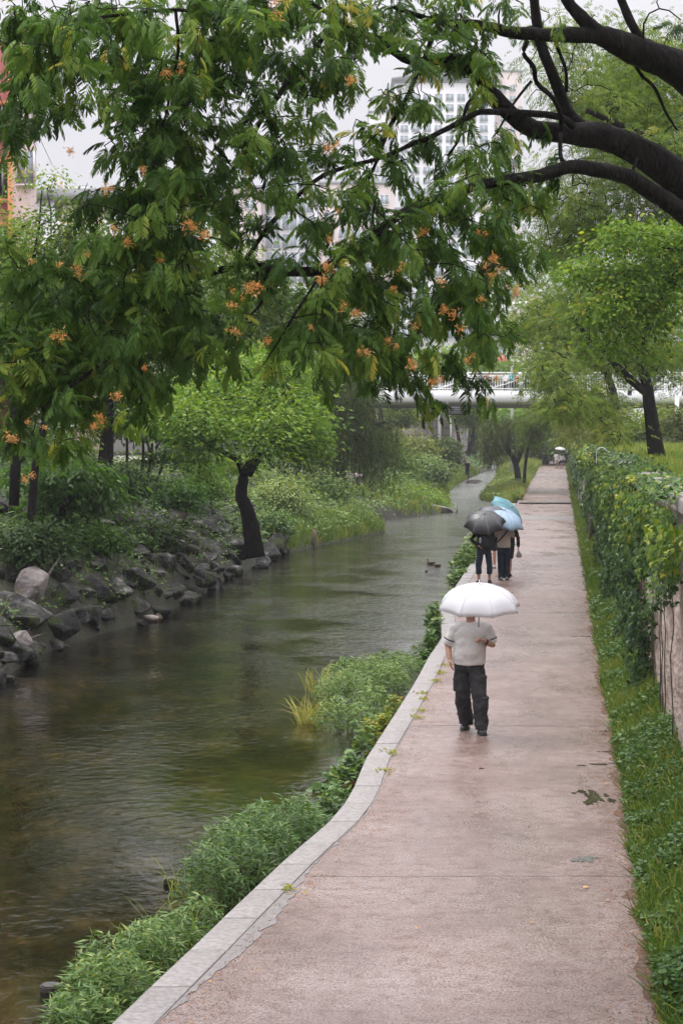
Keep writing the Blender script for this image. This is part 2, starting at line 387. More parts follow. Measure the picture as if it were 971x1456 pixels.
# water: clear brownish, ripples
m, n, out = newmat('stream_water'); v = coords(n, (1, .8, 1))
w1 = N(n, 'TexNoise', Scale=6.5, Detail=4, Roughness=.5, Distortion=.4); n.links.new(v, w1.inputs['Vector'])
w2 = N(n, 'TexNoise', Scale=.55, Detail=2); n.links.new(v, w2.inputs['Vector'])
w3 = N(n, 'MapRange'); w3.inputs['From Min'].default_value = .38; w3.inputs['From Max'].default_value = .62; w3.inputs['To Min'].default_value = .25
n.links.new(w2.outputs[0], w3.inputs[0])
mu = N(n, 'Math'); mu.operation = 'MULTIPLY'; n.links.new(w1.outputs[0], mu.inputs[0]); n.links.new(w3.outputs[0], mu.inputs[1])
b = N(n, 'Bump', Strength=.5, Distance=.028); n.links.new(mu.outputs[0], b.inputs['Height'])
gp = N(n, 'NewGeometry'); sx = N(n, 'SeparateXYZ'); n.links.new(gp.outputs['Position'], sx.inputs[0])
dr = N(n, 'MapRange'); dr.inputs['From Min'].default_value = 24; dr.inputs['From Max'].default_value = 60; dr.inputs['To Min'].default_value = .026; dr.inputs['To Max'].default_value = .085
n.links.new(sx.outputs['Y'], dr.inputs[0]); n.links.new(dr.outputs[0], b.inputs['Distance'])
fr = N(n, 'Fresnel', IOR=1.333); n.links.new(b.outputs[0], fr.inputs['Normal'])
tr = N(n, 'BsdfTransparent'); tr.inputs[0].default_value = (.40, .365, .24, 1)
gl = N(n, 'BsdfGlossy', Roughness=.04); gl.inputs[0].default_value = (1, 1, 1, 1)
rg = N(n, 'MapRange'); rg.inputs['From Min'].default_value = 45; rg.inputs['From Max'].default_value = 125; rg.inputs['To Min'].default_value = .03; rg.inputs['To Max'].default_value = .20
n.links.new(sx.outputs['Y'], rg.inputs[0]); n.links.new(rg.outputs[0], gl.inputs['Roughness']); n.links.new(b.outputs[0], gl.inputs['Normal'])
ms = N(n, 'MixShader'); n.links.new(fr.outputs[0], ms.inputs[0]); n.links.new(tr.outputs[0], ms.inputs[1]); n.links.new(gl.outputs[0], ms.inputs[2])
n.links.new(ms.outputs[0], out.inputs[0]); M_WATER = m
# wet red path
m, n, out = newmat('red_asphalt'); v = coords(n)
a = N(n, 'TexNoise', Scale=.55, Detail=8, Roughness=.7); n.links.new(v, a.inputs['Vector'])
vf_ = coords(n, (1, .5, 1)); f = N(n, 'TexNoise', Scale=55, Detail=3, Roughness=.8); n.links.new(vf_, f.inputs['Vector'])
g2 = N(n, 'TexNoise', Scale=6, Detail=6, Roughness=.75); n.links.new(v, g2.inputs['Vector'])
r1 = ramp(n, [(.3, (.14, .085, .070)), (.5, (.215, .15, .13)), (.68, (.285, .22, .20))], a.outputs[0])
r2 = ramp(n, [(.38, (.30, .26, .25)), (.50, (.95, .95, .95)), (.64, (1.35, 1.35, 1.35))], f.outputs[0])
r3 = ramp(n, [(.34, (.50, .33, .26)), (.52, (1, 1, 1)), (1, (1, 1, 1))], g2.outputs[0])
mm = N(n, 'Mix'); mm.data_type = 'RGBA'; mm.blend_type = 'MULTIPLY'; mm.inputs[0].default_value = 1
m2 = N(n, 'Mix'); m2.data_type = 'RGBA'; m2.blend_type = 'MULTIPLY'; m2.inputs[0].default_value = .8
n.links.new(r1.outputs[0], mm.inputs[6]); n.links.new(r2.outputs[0], mm.inputs[7]); n.links.new(mm.outputs[2], m2.inputs[6]); n.links.new(r3.outputs[0], m2.inputs[7])
v2 = coords(n, (.9, .35, 1)); wn = N(n, 'TexNoise', Scale=1.1, Detail=5, Roughness=.6); n.links.new(v2, wn.inputs['Vector'])
rr = ramp(n, [(.36, (.2, .2, .2)), (.62, (.5, .5, .5))], wn.outputs[0])
p = N(n, 'BsdfPrincipled'); p.inputs['Specular IOR Level'].default_value = .6; n.links.new(m2.outputs[2], p.inputs['Base Color']); n.links.new(rr.outputs[0], p.inputs['Roughness'])
b = N(n, 'Bump', Strength=.35, Distance=.006); n.links.new(f.outputs[0], b.inputs['Height']); n.links.new(b.outputs[0], p.inputs['Normal'])
n.links.new(p.outputs[0], out.inputs[0]); M_PATH = m
M_KERB = noisy('granite_kerb', [(.3, (.15, .135, .125)), (.5, (.235, .215, .205)), (.7, (.31, .285, .275))], scale=22, rough=.5, bump=.3, bdist=.005, fine=90, detail=10)
M_WETEDGE = noisy('wet_cement_edge', [(.3, (.17, .15, .145)), (.7, (.24, .22, .215))], scale=6, rough=.25, bump=.1, bdist=.003)
M_SLAB = noisy('grey_slabs', [(.3, (.13, .12, .11)), (.7, (.20, .18, .17))], scale=3, rough=.45, bump=.3, bdist=.01)
M_STONEWALL = noisy('wall_stone', [(.28, (.10, .075, .06)), (.5, (.30, .235, .20)), (.68, (.48, .40, .35))], scale=5, detail=10, rough=.85, bump=.9, bdist=.05, fine=14, stretch=(1, .3, 1))
M_COPING = noisy('coping_stone', [(.3, (.16, .14, .13)), (.7, (.30, .27, .26))], scale=6, rough=.7, bump=.6, bdist=.02)
M_ROCK = noisy('bank_rock', [(.36, (.009, .008, .008)), (.5, (.028, .026, .025)), (.58, (.075, .07, .068)), (.70, (.25, .235, .22))], scale=2.2, detail=10, rough=.8, bump=.9, bdist=.06, fine=11, spec=.2)
def add_moss(m, amount):
    n = m.node_tree; p = [x for x in n.nodes if x.type == 'BSDF_PRINCIPLED'][0]; src = p.inputs['Base Color'].links[0].from_socket
    t = N(n, 'TexNoise', Scale=3.5, Detail=7, Roughness=.7); g_ = N(n, 'NewGeometry'); n.links.new(g_.outputs['Position'], t.inputs['Vector'])
    r = ramp(n, [(amount, (0, 0, 0)), (amount + .08, (1, 1, 1))], t.outputs[0]); mx_ = N(n, 'Mix'); mx_.data_type = 'RGBA'; n.links.new(r.outputs[0], mx_.inputs[0])
    n.links.new(src, mx_.inputs[6]); mx_.inputs[7].default_value = (.045, .06, .018, 1); n.links.new(mx_.outputs[2], p.inputs['Base Color'])
add_moss(M_ROCK, .53)
M_ROCK2 = noisy('pale_rock', [(.3, (.07, .06, .055)), (.55, (.20, .17, .16)), (.75, (.34, .31, .30))], scale=2.2, detail=10, rough=.7, bump=.9, bdist=.06, fine=11)
M_WALK = plain('walkway_paving', (.34, .31, .30), .7)
M_PUDDLE = None
m, n, out = newmat('puddle'); p = N(n, 'BsdfPrincipled', Roughness=.03); p.inputs['Base Color'].default_value = (.05, .045, .03, 1); p.inputs['Specular IOR Level'].default_value = .5
n.links.new(p.outputs[0], out.inputs[0]); M_PUDDLE = m

ys = np.concatenate([np.linspace(4, 60, 130), np.linspace(60.6, 130, 120), np.linspace(131, 300, 90), np.linspace(310, 1400, 20)])
g = mesh('ground', [(-650, -40, -1.6), (650, -40, -1.6), (650, 1450, -1.6), (-650, 1450, -1.6)], [np.array([(0, 1, 2, 3)])], M_GROUND); g['kind'] = 'structure'
dd = np.concatenate([[-.8, -.3, 0], np.linspace(.15, 10, 44), [11, 13, 16, 20, 26, 36, 60, 120, 300]])
sheet('river_bank', ys, lambda y: [float(XL(y)) - d for d in dd[::-1]], lambda x, y: zland(x, y) if x < XL(y) else WZ - .25 * (x - float(XL(y))) / .3, M_SOIL)
def bed_z(x, y):
    a, b_ = float(XL(y)), float(XR(y)); e = min(x - a, b_ - x); return WZ - .06 - .32 * min(1, max(0, e + .2) / 1.6) + .09 * nz(x, y, 0, .8) + .05 * nz(x, y, 5, 2.5)
sheet('river_bed', ys[ys < 420], lambda y: np.linspace(float(XL(y)) - .6, float(XR(y)) + .15, 46), bed_z, M_BED)
o = sheet('water', ys[ys < 420], lambda y: np.linspace(float(XL(y)) - .7, float(XR(y)) + (.12 if y < 113 else 1.0), 6), lambda x, y: WZ, M_WATER)
# right-hand far bank between stream and path
sheet('far_bank', ys[(ys > 112) & (ys < 520)], lambda y: np.linspace(float(XR(y)) - .5, float(XK(y)) + .3, 16), lambda x, y: zland(x, y) if x > XR(y) else WZ - .2, M_GROUND)
# path, with its step down to the water
yp = ys[ys < 520]
sheet('path', yp, lambda y: np.linspace(float(XK(y)) + .27, float(XPR(y)) + .12, 8), lambda x, y: 0.0 + (.03 * math.sin((y - 116) * .25) if 104 < y < 128.5 else 0), M_PATH)
mb = MB(); Y = 9.0
while Y < 108:                                    # granite kerb blocks, a metre long with open joints
    a0, a1 = Y + .006, Y + .99; x0, x1 = float(XK(a0)), float(XK(a1)); w = .285; h = .012 + rnd.uniform(-.003, .003)
    V = [(x0, a0, h), (x0 + w, a0, h), (x1 + w, a1, h), (x1, a1, h)]; V = V + [(x, y, -1.0) for x, y, z in V]
    mb.add(V, [(0, 1, 2, 3), (0, 4, 5, 1), (1, 5, 6, 2), (2, 6, 7, 3), (3, 7, 4, 0)]); Y += 1.0
o = mb.build('kerb', M_KERB); o['kind'] = 'structure'
bv = o.modifiers.new('edge', 'BEVEL'); bv.width = .008; bv.segments = 2
# damp cement fillet and dirt along the inner side of the kerb
def irregular(y, s, a, o_=0): return a * (.5 + .5 * nz(o_, y, 0, s)) 
sheet('cement_margin', np.linspace(9, 44, 420), lambda y: [float(XK(y)) + .292, float(XK(y)) + .30 + max(0, .02 + .26 * irregular(y, .35, 1.0) * (1 if y < 19 else .3) - .09 + .05 * nz(3, y, 0, 4) + .05 * nz(3, y, 0, 11))], lambda x, y: .004, M_WETEDGE)
sheet('edge_dirt', np.linspace(9, 60, 500), lambda y: [float(XPR(y)) - max(.01, .10 + .16 * nz(1, y, 0, .8) + .10 * nz(2, y, 0, 3) + .07 * nz(3, y, 0, 11)), float(XPR(y)) + .1], lambda x, y: .003, noisy('needle_litter_dirt', [(.3, (.05, .028, .018)), (.55, (.12, .07, .045)), (.75, (.20, .13, .09))], scale=18, rough=.8, bump=.8, bdist=.01))
V = []
for y in (88, 92.6): V += [(float(XK(y)) + .30, y, .006), (float(XPR(y)), y, .006)]
o = mesh('grey_crossing', V, [np.array([(0, 1, 3, 2)])], M_SLAB); o['kind'] = 'structure'
M_DARKSTRIP = noisy('dark_strip', [(.3, (.13, .10, .09)), (.7, (.2, .16, .15))], scale=2, rough=.3, bump=.1, bdist=.003)
V = []
for y in (108.0, 111.4): V += [(float(XK(y)) + .4, y, .045), (float(XPR(y)), y, .045)]
o = mesh('dark_band', V, [np.array([(0, 1, 3, 2)])], M_DARKSTRIP); o['kind'] = 'structure'  # plain darker strip laid across the path
# joints between pours of the path surface
for py_, w_ in ((1032, .03), (871, .05), (790, .08), (1246, .015)):
    y_ = gz(485, py_).y; V = []
    for k in range(41):
        u = k / 40; x = float(XK(y_)) + .3 + (float(XPR(y_)) - float(XK(y_)) - .32) * u; q = y_ + .05 * nz(x, y_, 0, 2.5); hw = w_ * (.35 + .5 * abs(nz(x, y_, 5, 4)))
        V += [(x, q - hw, .0035), (x, q + hw, .0035)]
    o = mesh('path_joint', V, [np.array([(2 * k, 2 * k + 2, 2 * k + 3, 2 * k + 1) for k in range(40)])], M_DARKSTRIP); o['kind'] = 'structure'
# puddles
def puddle(cx, cy_, w, l, seed):
    k = 70; pts = []
    for i in range(k):
        t = 2 * math.pi * i / k; r = 1 + .75 * noise.noise(Vector((math.cos(t) * 1.6 + seed, math.sin(t) * 1.6, seed * 3.1)))
        r *= 1 + .35 * noise.noise(Vector((math.cos(t) * 5 + seed, math.sin(t) * 5, seed))); w_ = w * .8
        pts.append((cx + w_ * r * math.cos(t), cy_ + l * r * math.sin(t), .0045))
    return pts
for i, (x, y, w, l, k_) in enumerate([(846, 1133, .15, .34, 9), (832, 1221, .13, .15, 7), (850, 1087, .20, .08, 6), (862, 1069, .10, .06, 3), (684, 1093, .05, .05, 2), (815, 1128, .05, .06, 3), (858, 1040, .1, .05, 3), (840, 905, .3, .1, 5), (790, 755, .7, .12, 5)]):
    c = gz(x, y); me = bpy.data.meshes.new('puddle'); V, F = [], []
    for q in range(k_):                                   # shallow water caught in separate hollows
        u = 0 if q == 0 else 1; cx_, cy_ = c.x + u * rnd.uniform(-1, 1) * w * 1.1, c.y + u * rnd.uniform(-1, 1) * l * 1.1; s_ = 1 if q == 0 else rnd.uniform(.15, .5)
        pts = puddle(cx_, cy_, w * .7 * s_, l * .7 * s_, i * 1.7 + q * 3.3); F.append(list(range(len(V), len(V) + len(pts)))); V += [(a, b_, .0045 + .0004 * q) for a, b_, z in pts]
    me.from_pydata(V, [], F); me.materials.append(M_PUDDLE); o = link('puddle', me); o['kind'] = 'structure'
# verge under the grass, lawn above the wall
def vz(x, y): u = (x - float(XPR(y))) / .62; return .0 + .38 * max(0, u) ** 1.3 - .02 + .03 * nz(x, y, 0, 2)
sheet('verge', ys[ys < 420], lambda y: np.linspace(float(XPR(y)) + .03 * nz(1, y, 0, .9), float(XW(y)) + .3, 8), vz, M_SOIL)
WT = 3.12
def lz(x, y): d = x - float(XW(y)); return WT - .06 + .012 * max(0, d) + .06 * nz(x, y, 0, .4)
sheet('lawn', ys[ys < 700], lambda y: [float(XW(y)) + d for d in (.45, 1, 1.6, 2.3, 3, 4, 5, 6.5, 8, 10, 13, 17, 22, 30, 45, 80, 200)], lz, M_GROUND)
# left walkway on top of the bank
sheet('walkway', np.linspace(30, 110, 60), lambda y: [float(np.interp(y, [30, 62, 75, 110], [-16, -11.2, -8.5, -9])) + q for q in (-3, -1.5, 0)],
      lambda x, y: max(zland(x - .4, y), zland(x + .4, y)) + .14, M_WALK)

# ================================================================== the retaining wall on the right
wall = empty('retaining_wall', (float(XW(20)), 20, 0), 'long rough stone retaining wall beside the red path, draped in ivy', 'wall')
V, F = [], []
yy = np.concatenate([np.linspace(14, 60, 180), np.linspace(60.5, 330, 160)]); zz = np.linspace(-.3, WT - .02, 22)
for y in yy:
    for z in zz:
        V.append((float(XW(y)) + .05 * (z / 3) + .05 * nz(0, y, z, 2.2) + .02 * nz(0, y, z, 8), y, z))
m_ = len(zz); i = np.arange(len(yy) - 1)[:, None] * m_; j = np.arange(m_ - 1)[None]
mesh('wall_face', V, np.stack([i + j, i + m_ + j, i + m_ + j + 1, i + j + 1], -1).reshape(-1, 4), M_STONEWALL, wall, smooth=True)
Y = 16.0
while Y < 150:
    ln = rnd.uniform(.9, 1.5); a0 = Y; a1 = Y + ln - .02; x0, x1 = float(XW(a0)), float(XW(a1)); b0 = -.03 + rnd.uniform(-.04, .02); h = WT + .10 + rnd.uniform(-.02, .02)
    V = [(x0 + b0, a0, h), (x0 + .45, a0, h + .01), (x1 + .45, a1, h + .01), (x1 + b0, a1, h)]; V += [(x, y, WT - .06) for x, y, z in V]
    mb = MB(); mb.add(V, [(0, 1, 2, 3), (0, 4, 5, 1), (1, 5, 6, 2), (2, 6, 7, 3), (3, 7, 4, 0)])
    if Y < 75:
        o = mb.build('coping_stone', M_COPING, wall); bv = o.modifiers.new('edge', 'BEVEL'); bv.width = .03; bv.segments = 2
    Y += ln
for k in range(16):                                  # piers standing proud of the face further along
    y = 84 + k * 11.0; x = float(XW(y)); mb = MB(); mb.box((x - .32, y, -.1), (x + .1, y + .7, WT - .15)); o = mb.build('pier', M_COPING, wall)
    bv = o.modifiers.new('edge', 'BEVEL'); bv.width = .04; bv.segments = 2

# ivy: three climbers, leaf density broken up so that stone shows near the camera
def ivy_part(y0, y1, dens, size, bare):
    nn = int((y1 - y0) * 3.3 * dens); Y = rng.uniform(y0, y1, nn); Z = rng.uniform(.15, WT + .30, nn)
    keep = np.array([(nz(y, z * .8, 1.7, .55) + .5 * nz(y, z, 4, 1.6) + (.28 if z > 1.9 else 0)) > bare + .55 * max(0, (30 - y) / 6) * (1 if z < 2.3 else .05) for y, z in zip(Y, Z)])
    Y, Z = Y[keep], Z[keep]; nn = len(Y)
    bulge = np.array([.12 + .55 * (nz(9, y, z, .75) + .25 + .5 * nz(4, y, z, 2.1)) * (.5 + .6 * z / 3) for y, z in zip(Y, Z)]).clip(.03, .7)
    u = rng.random(nn) ** .6; X = XW(Y) - bulge * u
    P = np.stack([X, Y, Z], 1); over = Z > WT - .10
    P[over, 0] = XW(Y[over]) + rng.uniform(-.28, .55, over.sum()); hump = np.array([nz(3, y, 0, .42) + .5 * nz(5, y, 0, 1.1) for y in Y[over]]); P[over, 2] = WT + np.where(hump < -.12, -9, .03 + rng.random(over.sum()) * (.10 + .32 * np.maximum(0, hump)))
    D = np.stack([-np.full(nn, .35), rng.normal(-.25, .5, nn), -np.abs(rng.normal(.8, .3, nn))], 1)
    Nm = np.stack([-np.ones(nn), np.full(nn, -.35), np.full(nn, .55)], 1); Nm[over] = (-.1, -.3, 1); D[over, 2] = rng.normal(-.15, .15, over.sum())
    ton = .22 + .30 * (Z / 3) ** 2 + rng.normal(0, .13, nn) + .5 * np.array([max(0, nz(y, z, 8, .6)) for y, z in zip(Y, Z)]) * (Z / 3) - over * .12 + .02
    return scatter(T_IVY, P, D, rng.uniform(.7, 1.3, nn) * size, Nm, tone=ton, roll=.45)
def vine_stems(y0, y1, count, parent):
    for _ in range(count):
        mb = MB(); y = rnd.uniform(y0, y1); z = 0.1; pts = []
        while z < WT:
            pts.append((float(XW(y)) - .04 - rnd.uniform(0, .04), y, z)); z += rnd.uniform(.2, .4); y += rnd.uniform(-.14, .14)
        mb.tube(pts, np.linspace(.009, .004, len(pts)), 5); mb.build('stem', BARK2, parent)
for (a0, a1, parts_, lab) in [
    (20, 34, [(20, 34, 560, .078, .16)], 'glossy ivy with bare stone showing between its stems, nearest the camera at the right edge'),
    (34, 56, [(34, 56, 420, .09, -.14)], 'thick mound of green and yellow ivy over the wall beside the pale coping stones'),
    (56, 84, [(56, 84, 150, .15, -.3)], 'dark ivy column on the wall by the brown timber post'),
    (84, 210, [(84, 130, 50, .24, -.2), (130, 210, 16, .36, -.1)], 'thin distant ivy hanging between the stone piers of the wall')]:
    r_ = empty('ivy', (float(XW(a0)), a0, 0), lab, 'ivy', 'ivy climbing the retaining wall')
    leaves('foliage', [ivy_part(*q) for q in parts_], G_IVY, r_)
    if a0 < 80: vine_stems(a0, a1, 12 if a0 < 30 else 20, r_)

# verge growth
def gnoise(P, s, o_=0): return np.array([nz(p[0], p[1], o_, s) for p in P])
def blades(n_, xf, y0, y1, zf, h, w, lean=.35, tpl=T_BLADE, tone=(.45, .2), ypow=1.0):
    Y = y0 + (y1 - y0) * rng.random(n_) ** ypow; X = xf(Y, rng.random(n_)); Z = np.array([zf(x, y) for x, y in zip(X, Y)])
    P = np.stack([X, Y, Z], 1); D = np.stack([rng.normal(0, lean, n_), rng.normal(0, lean, n_), np.ones(n_)], 1)
    t = tone[0] + tone[1] * rng.normal(0, 1, n_) + .35 * gnoise(P, .7)
    H = h * rng.uniform(.5, 1.35, n_)
    Nm = np.stack([rng.normal(0, 1, n_), -np.ones(n_) * .5, rng.normal(0, .3, n_)], 1)
    return scatter(tpl, P, D, H, Nm, wid=w, tone=t, roll=.2)
_vn = lambda Y: np.array([.05 * nz(7, y, 0, 1.7) + .05 * nz(7, y, 0, .5) for y in np.atleast_1d(Y)])
vf = lambda Y, u: XPR(Y) - .05 + _vn(Y) + .66 * u ** .9
o = leaves('verge_grass', [blades(20000, vf, 12.5, 27, vz, .11, .09, lean=.6, tone=(.25, .25)), blades(6000, vf, 12.5, 27, vz, .24, .05, lean=.7, tone=(.4, .3)), blades(26000, vf, 27, 52, vz, .2, .08), blades(14000, vf, 52, 110, vz, .24, .12), blades(5000, vf, 110, 230, vz, .3, .3)], G_GRASS)
setp(o, kind='stuff')
def cover(n_, xf, y0, y1, zf, size, h, tone=(.4, .18), tpl=T_OVAL, ypow=1.0):
    Y = y0 + (y1 - y0) * rng.random(n_) ** ypow; X = xf(Y, rng.random(n_)); b = np.array([zf(x, y) for x, y in zip(X, Y)])
    hh = h * np.array([max(.15, .6 + 1.0 * nz(x, y, 2, 1.3)) for x, y in zip(X, Y)])
    P = np.stack([X, Y, b + hh * rng.random(n_) ** .5], 1); th = rng.uniform(0, 2 * math.pi, n_)
    D = np.stack([np.cos(th), np.sin(th), rng.normal(0, .35, n_)], 1)
    return scatter(tpl, P, D, size * rng.uniform(.6, 1.3, n_), None, tone=tone[0] + tone[1] * rng.normal(0, 1, n_) + .3 * gnoise(P, .5, 4), roll=.45)
o = leaves('verge_ground_cover', [cover(22000, vf, 12.5, 24, vz, .065, .24, tone=(.3, .22)), cover(12000, vf, 24, 45, vz, .08, .24, tone=(.4, .22)), cover(3000, vf, 45, 90, vz, .12, .2)], G_WEED); setp(o, kind='stuff')
lf = lambda Y, u: XW(Y) + .45 + 14 * u ** 1.4
o = leaves('lawn_grass', [blades(26000, lf, 26, 60, lz, .20, .10, tone=(.62, .16)), blades(26000, lambda Y, u: XW(Y) + .5 + 22 * u ** 1.2, 60, 120, lz, .26, .16, tone=(.62, .16)),
                          blades(900, lambda Y, u: XW(Y) + .5 + 4 * u, 28, 70, lz, .10, .3, tone=(.95, .1))], G_GRASS); setp(o, kind='stuff')
# left bank ground cover: thick in some hollows, absent on the rocks between
def patchy(p):
    V, F, T = p; k = len(V) // (len(F) // 6) if len(F) else 1; m = len(T_OVAL[0]); V3 = V.reshape(-1, m, 3)
    keep = np.array([nz(v[0][0], v[0][1], 6, .55) + .5 * nz(v[0][0], v[0][1], 2, 1.7) > -.10 for v in V3])
    n_ = keep.sum(); return V3[keep].reshape(-1, 3), (T_OVAL[1][None] + (np.arange(n_) * m)[:, None, None]).reshape(-1, 3), T.reshape(-1, m)[keep].ravel()
# left bank ground cover
def bank_xf(d0, d1): return lambda Y, u: XL(Y) - (d0 + (d1 - d0) * u)
zb = lambda x, y: zland(x, y)
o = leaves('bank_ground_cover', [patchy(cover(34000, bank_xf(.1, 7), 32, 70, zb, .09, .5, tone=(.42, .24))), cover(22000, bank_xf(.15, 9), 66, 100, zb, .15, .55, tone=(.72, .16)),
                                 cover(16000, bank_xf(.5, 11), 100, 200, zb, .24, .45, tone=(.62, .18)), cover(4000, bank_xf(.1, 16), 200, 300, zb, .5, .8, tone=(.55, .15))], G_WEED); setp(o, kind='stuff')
o = leaves('bank_grass', [blades(5000, bank_xf(.0, 1.6), 70, 86, zb, .4, .08, tone=(.5, .15)), blades(15000, bank_xf(.0, 3.5), 99, 200, zb, .36, .18, tone=(.55, .15)),
                          blades(1500, bank_xf(.2, 5), 34, 66, zb, .35, .06)], G_GRASS); setp(o, kind='stuff')
fx = lambda Y, u: XR(Y) + (XK(Y) + .35 - XR(Y)) * u
o = leaves('far_bank_grass', [blades(30000, fx, 113.5, 175, zb, .42, .14, tone=(.68, .15)), blades(12000, fx, 175, 300, zb, .7, .26, tone=(.66, .15))], G_GRASS); setp(o, kind='stuff')
o = leaves('far_bank_cover', [cover(9000, fx, 114, 200, zb, .2, .5, tone=(.6, .15))], G_WEED); setp(o, kind='stuff')
# litter: needles and leaf crumbs that gather at both edges of the path
nn = 9000; Y = rng.uniform(12.5, 48, nn); side = rng.random(nn) < .65; off = np.abs(rng.normal(0, .2, nn))
X = np.where(side, XPR(Y) - off - .02, XK(Y) + .30 + off * 1.1); P = np.stack([X, Y, np.full(nn, .008)], 1)
th = rng.uniform(0, 6.3, nn); D = np.stack([np.cos(th), np.sin(th), rng.normal(0, .1, nn)], 1)
nn2 = 2600; Y2 = 12.5 + 36 * rng.random(nn2) ** 1.3; X2 = XK(Y2) + .3 + (XPR(Y2) - XK(Y2) - .3) * rng.random(nn2); th2 = rng.uniform(0, 6.3, nn2)
M_LITTER = leafmat('leaf_litter', [(0, (.05, .025, .015)), (.6, (.17, .065, .035)), (1, (.32, .16, .06))], trans=.1)
o = leaves('leaf_litter', [scatter(T_STRIP, P, D, .035 * rng.uniform(.4, 1.4, nn), roll=.15), scatter(T_STRIP, np.stack([X2, Y2, np.full(nn2, .008)], 1), np.stack([np.cos(th2), np.sin(th2), th2 * 0], 1), .022 * rng.uniform(.4, 1.5, nn2), roll=.15)], M_LITTER); setp(o, kind='stuff')
# ================================================================== buildings and bridge
def facade_material(name, c, rough=.7): return plain(name, c, rough, scale=2, var=.06)
M_WHITEB = facade_material('white_render', (.70, .69, .70)); M_PINKB = facade_material('pink_beige_render', (.60, .51, .48))  # white lightened so the far towers look more faded by haze
M_ORANGE = facade_material('orange_frame', (.62, .26, .11)); M_PINK = facade_material('pink_panel', (.42, .16, .15))
M_GLASS = plain('window_glass', (.10, .13, .16), .12, spec=.8); M_DGLASS = plain('dark_window', (.03, .035, .04), .15, spec=.8)
M_PALEG = plain('pale_window', (.33, .39, .43), .3); M_ROOF = facade_material('roof_grey', (.3, .3, .31))  # pale window glass: haze fade of the far towers put into the colour
M_WHITEM = plain('white_paint', (.80, .80, .80), .35, var=.04); M_STEEL = plain('grey_steel', (.25, .25, .26), .4, metal=.6)
M_BLACKM = plain('black_metal', (.02, .02, .022), .4)

def block(name, label, cat, x0, x1, z1, Y, depth, mat, wins=None, group=None, wmat=None, parapet=True, z0=-1):
    """building whose front faces the camera; wins = (cols, floor height, w, h, first z, x margin)"""
    r = empty(name, ((x0 + x1) / 2, Y, 0), label, cat, group)
    k_ = (Y + depth) / Y                       # plan splays along the street it faces
    def prism(e, za, zb2):
        mb = MB(); q = [(x0 - e, Y - e), (x1 + e, Y - e), ((x1 + e) * k_, Y + depth + e), ((x0 - e) * k_, Y + depth + e)]
        mb.add([(a, b_, z) for z in (za, zb2) for a, b_ in q], [(0, 1, 5, 4), (1, 2, 6, 5), (2, 3, 7, 6), (3, 0, 4, 7), (0, 3, 2, 1), (4, 5, 6, 7)]); return mb
    prism(0, z0, z1).build('wall', mat, r)
    if parapet: prism(.25, z1 + .002, z1 + .6).build('roof', M_ROOF, r)
    if wins:
        cols, fh, w, h, zs, mg = wins; first = None; z = z1 - zs; cnt = 0
        while z > 1 and cnt < 96:
            for c in range(cols):
                cx = x0 + mg + (x1 - x0 - 2 * mg) * (c + .5) / cols
                if first is None:
                    mb = MB(); mb.box((cx - w / 2, Y - .12, z - h), (cx + w / 2, Y - .02, z)); first = mb.build('window', wmat or M_GLASS, r); base = (cx, z)
                    fm = MB()
                    for (a, b_) in (((-w / 2 - .12, -.2, -h - .12), (w / 2 + .12, -.13, -h)), ((-w / 2 - .12, -.2, 0), (w / 2 + .12, -.13, .12)), ((-.07, -.2, -h), (.07, -.13, 0)),
                                    ((-w / 2 - .12, -.2, -h), (-w / 2, -.13, 0)), ((w / 2, -.2, -h), (w / 2 + .12, -.13, 0))):
                        fm.box((cx + a[0], Y + a[1], z + a[2]), (cx + b_[0], Y + b_[1], z + b_[2]))
                    fo = fm.build('frame', M_WHITEM, first)
                else:
                    o = first.copy(); COL.objects.link(o); o.location = (cx - base[0], 0, z - base[1])
                    f2 = fo.copy(); COL.objects.link(f2); f2.parent = o
                cnt += 1
                if cnt >= 96: break
            z -= fh
    return r
def pxX(px, Y): return (px - 485.5) / FPX * Y
def pyZ(py, Y): return at(485.5, py, Y).z
def B(name, label, cat, px0, px1, ptop, Y, depth, mat, wins=None, **k):
    return block(name, label, cat, pxX(px0, Y), pxX(px1, Y), pyZ(ptop, Y), Y, depth, mat, wins, **k)
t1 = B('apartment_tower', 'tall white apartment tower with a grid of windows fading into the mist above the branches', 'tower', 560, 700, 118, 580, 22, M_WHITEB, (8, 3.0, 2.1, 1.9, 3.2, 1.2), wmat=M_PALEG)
mb = MB(); x0, x1 = pxX(556, 580), pxX(705, 580); z = pyZ(118, 580)
mb.add([(x0, 579, z + .7), (x1, 579, z + .7), (x1, 579, z + 6), (x0, 579, z + 1.4), (x0, 603, z + .7), (x1, 603, z + .7), (x1, 603, z + 6), (x0, 603, z + 1.4)], [(0, 1, 2, 3), (4, 7, 6, 5), (3, 2, 6, 7), (0, 4, 5, 1), (0, 3, 7, 4), (1, 5, 6, 2)]); mb.build('sloping_roof', M_ROOF, t1)
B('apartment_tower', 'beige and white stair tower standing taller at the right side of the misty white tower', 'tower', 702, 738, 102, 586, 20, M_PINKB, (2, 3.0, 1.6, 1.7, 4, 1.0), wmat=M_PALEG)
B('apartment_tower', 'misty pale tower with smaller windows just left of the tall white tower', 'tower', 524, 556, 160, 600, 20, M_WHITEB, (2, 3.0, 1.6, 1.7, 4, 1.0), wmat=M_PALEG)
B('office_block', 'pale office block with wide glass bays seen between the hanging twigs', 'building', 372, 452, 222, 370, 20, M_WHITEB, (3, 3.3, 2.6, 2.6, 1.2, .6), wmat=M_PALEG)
B('office_block', 'pinkish plain block left of the glass office behind the leaves', 'building', 318, 372, 268, 360, 20, M_PINKB, (2, 3.4, 1.6, 1.4, 2.2, .6), wmat=M_PALEG)
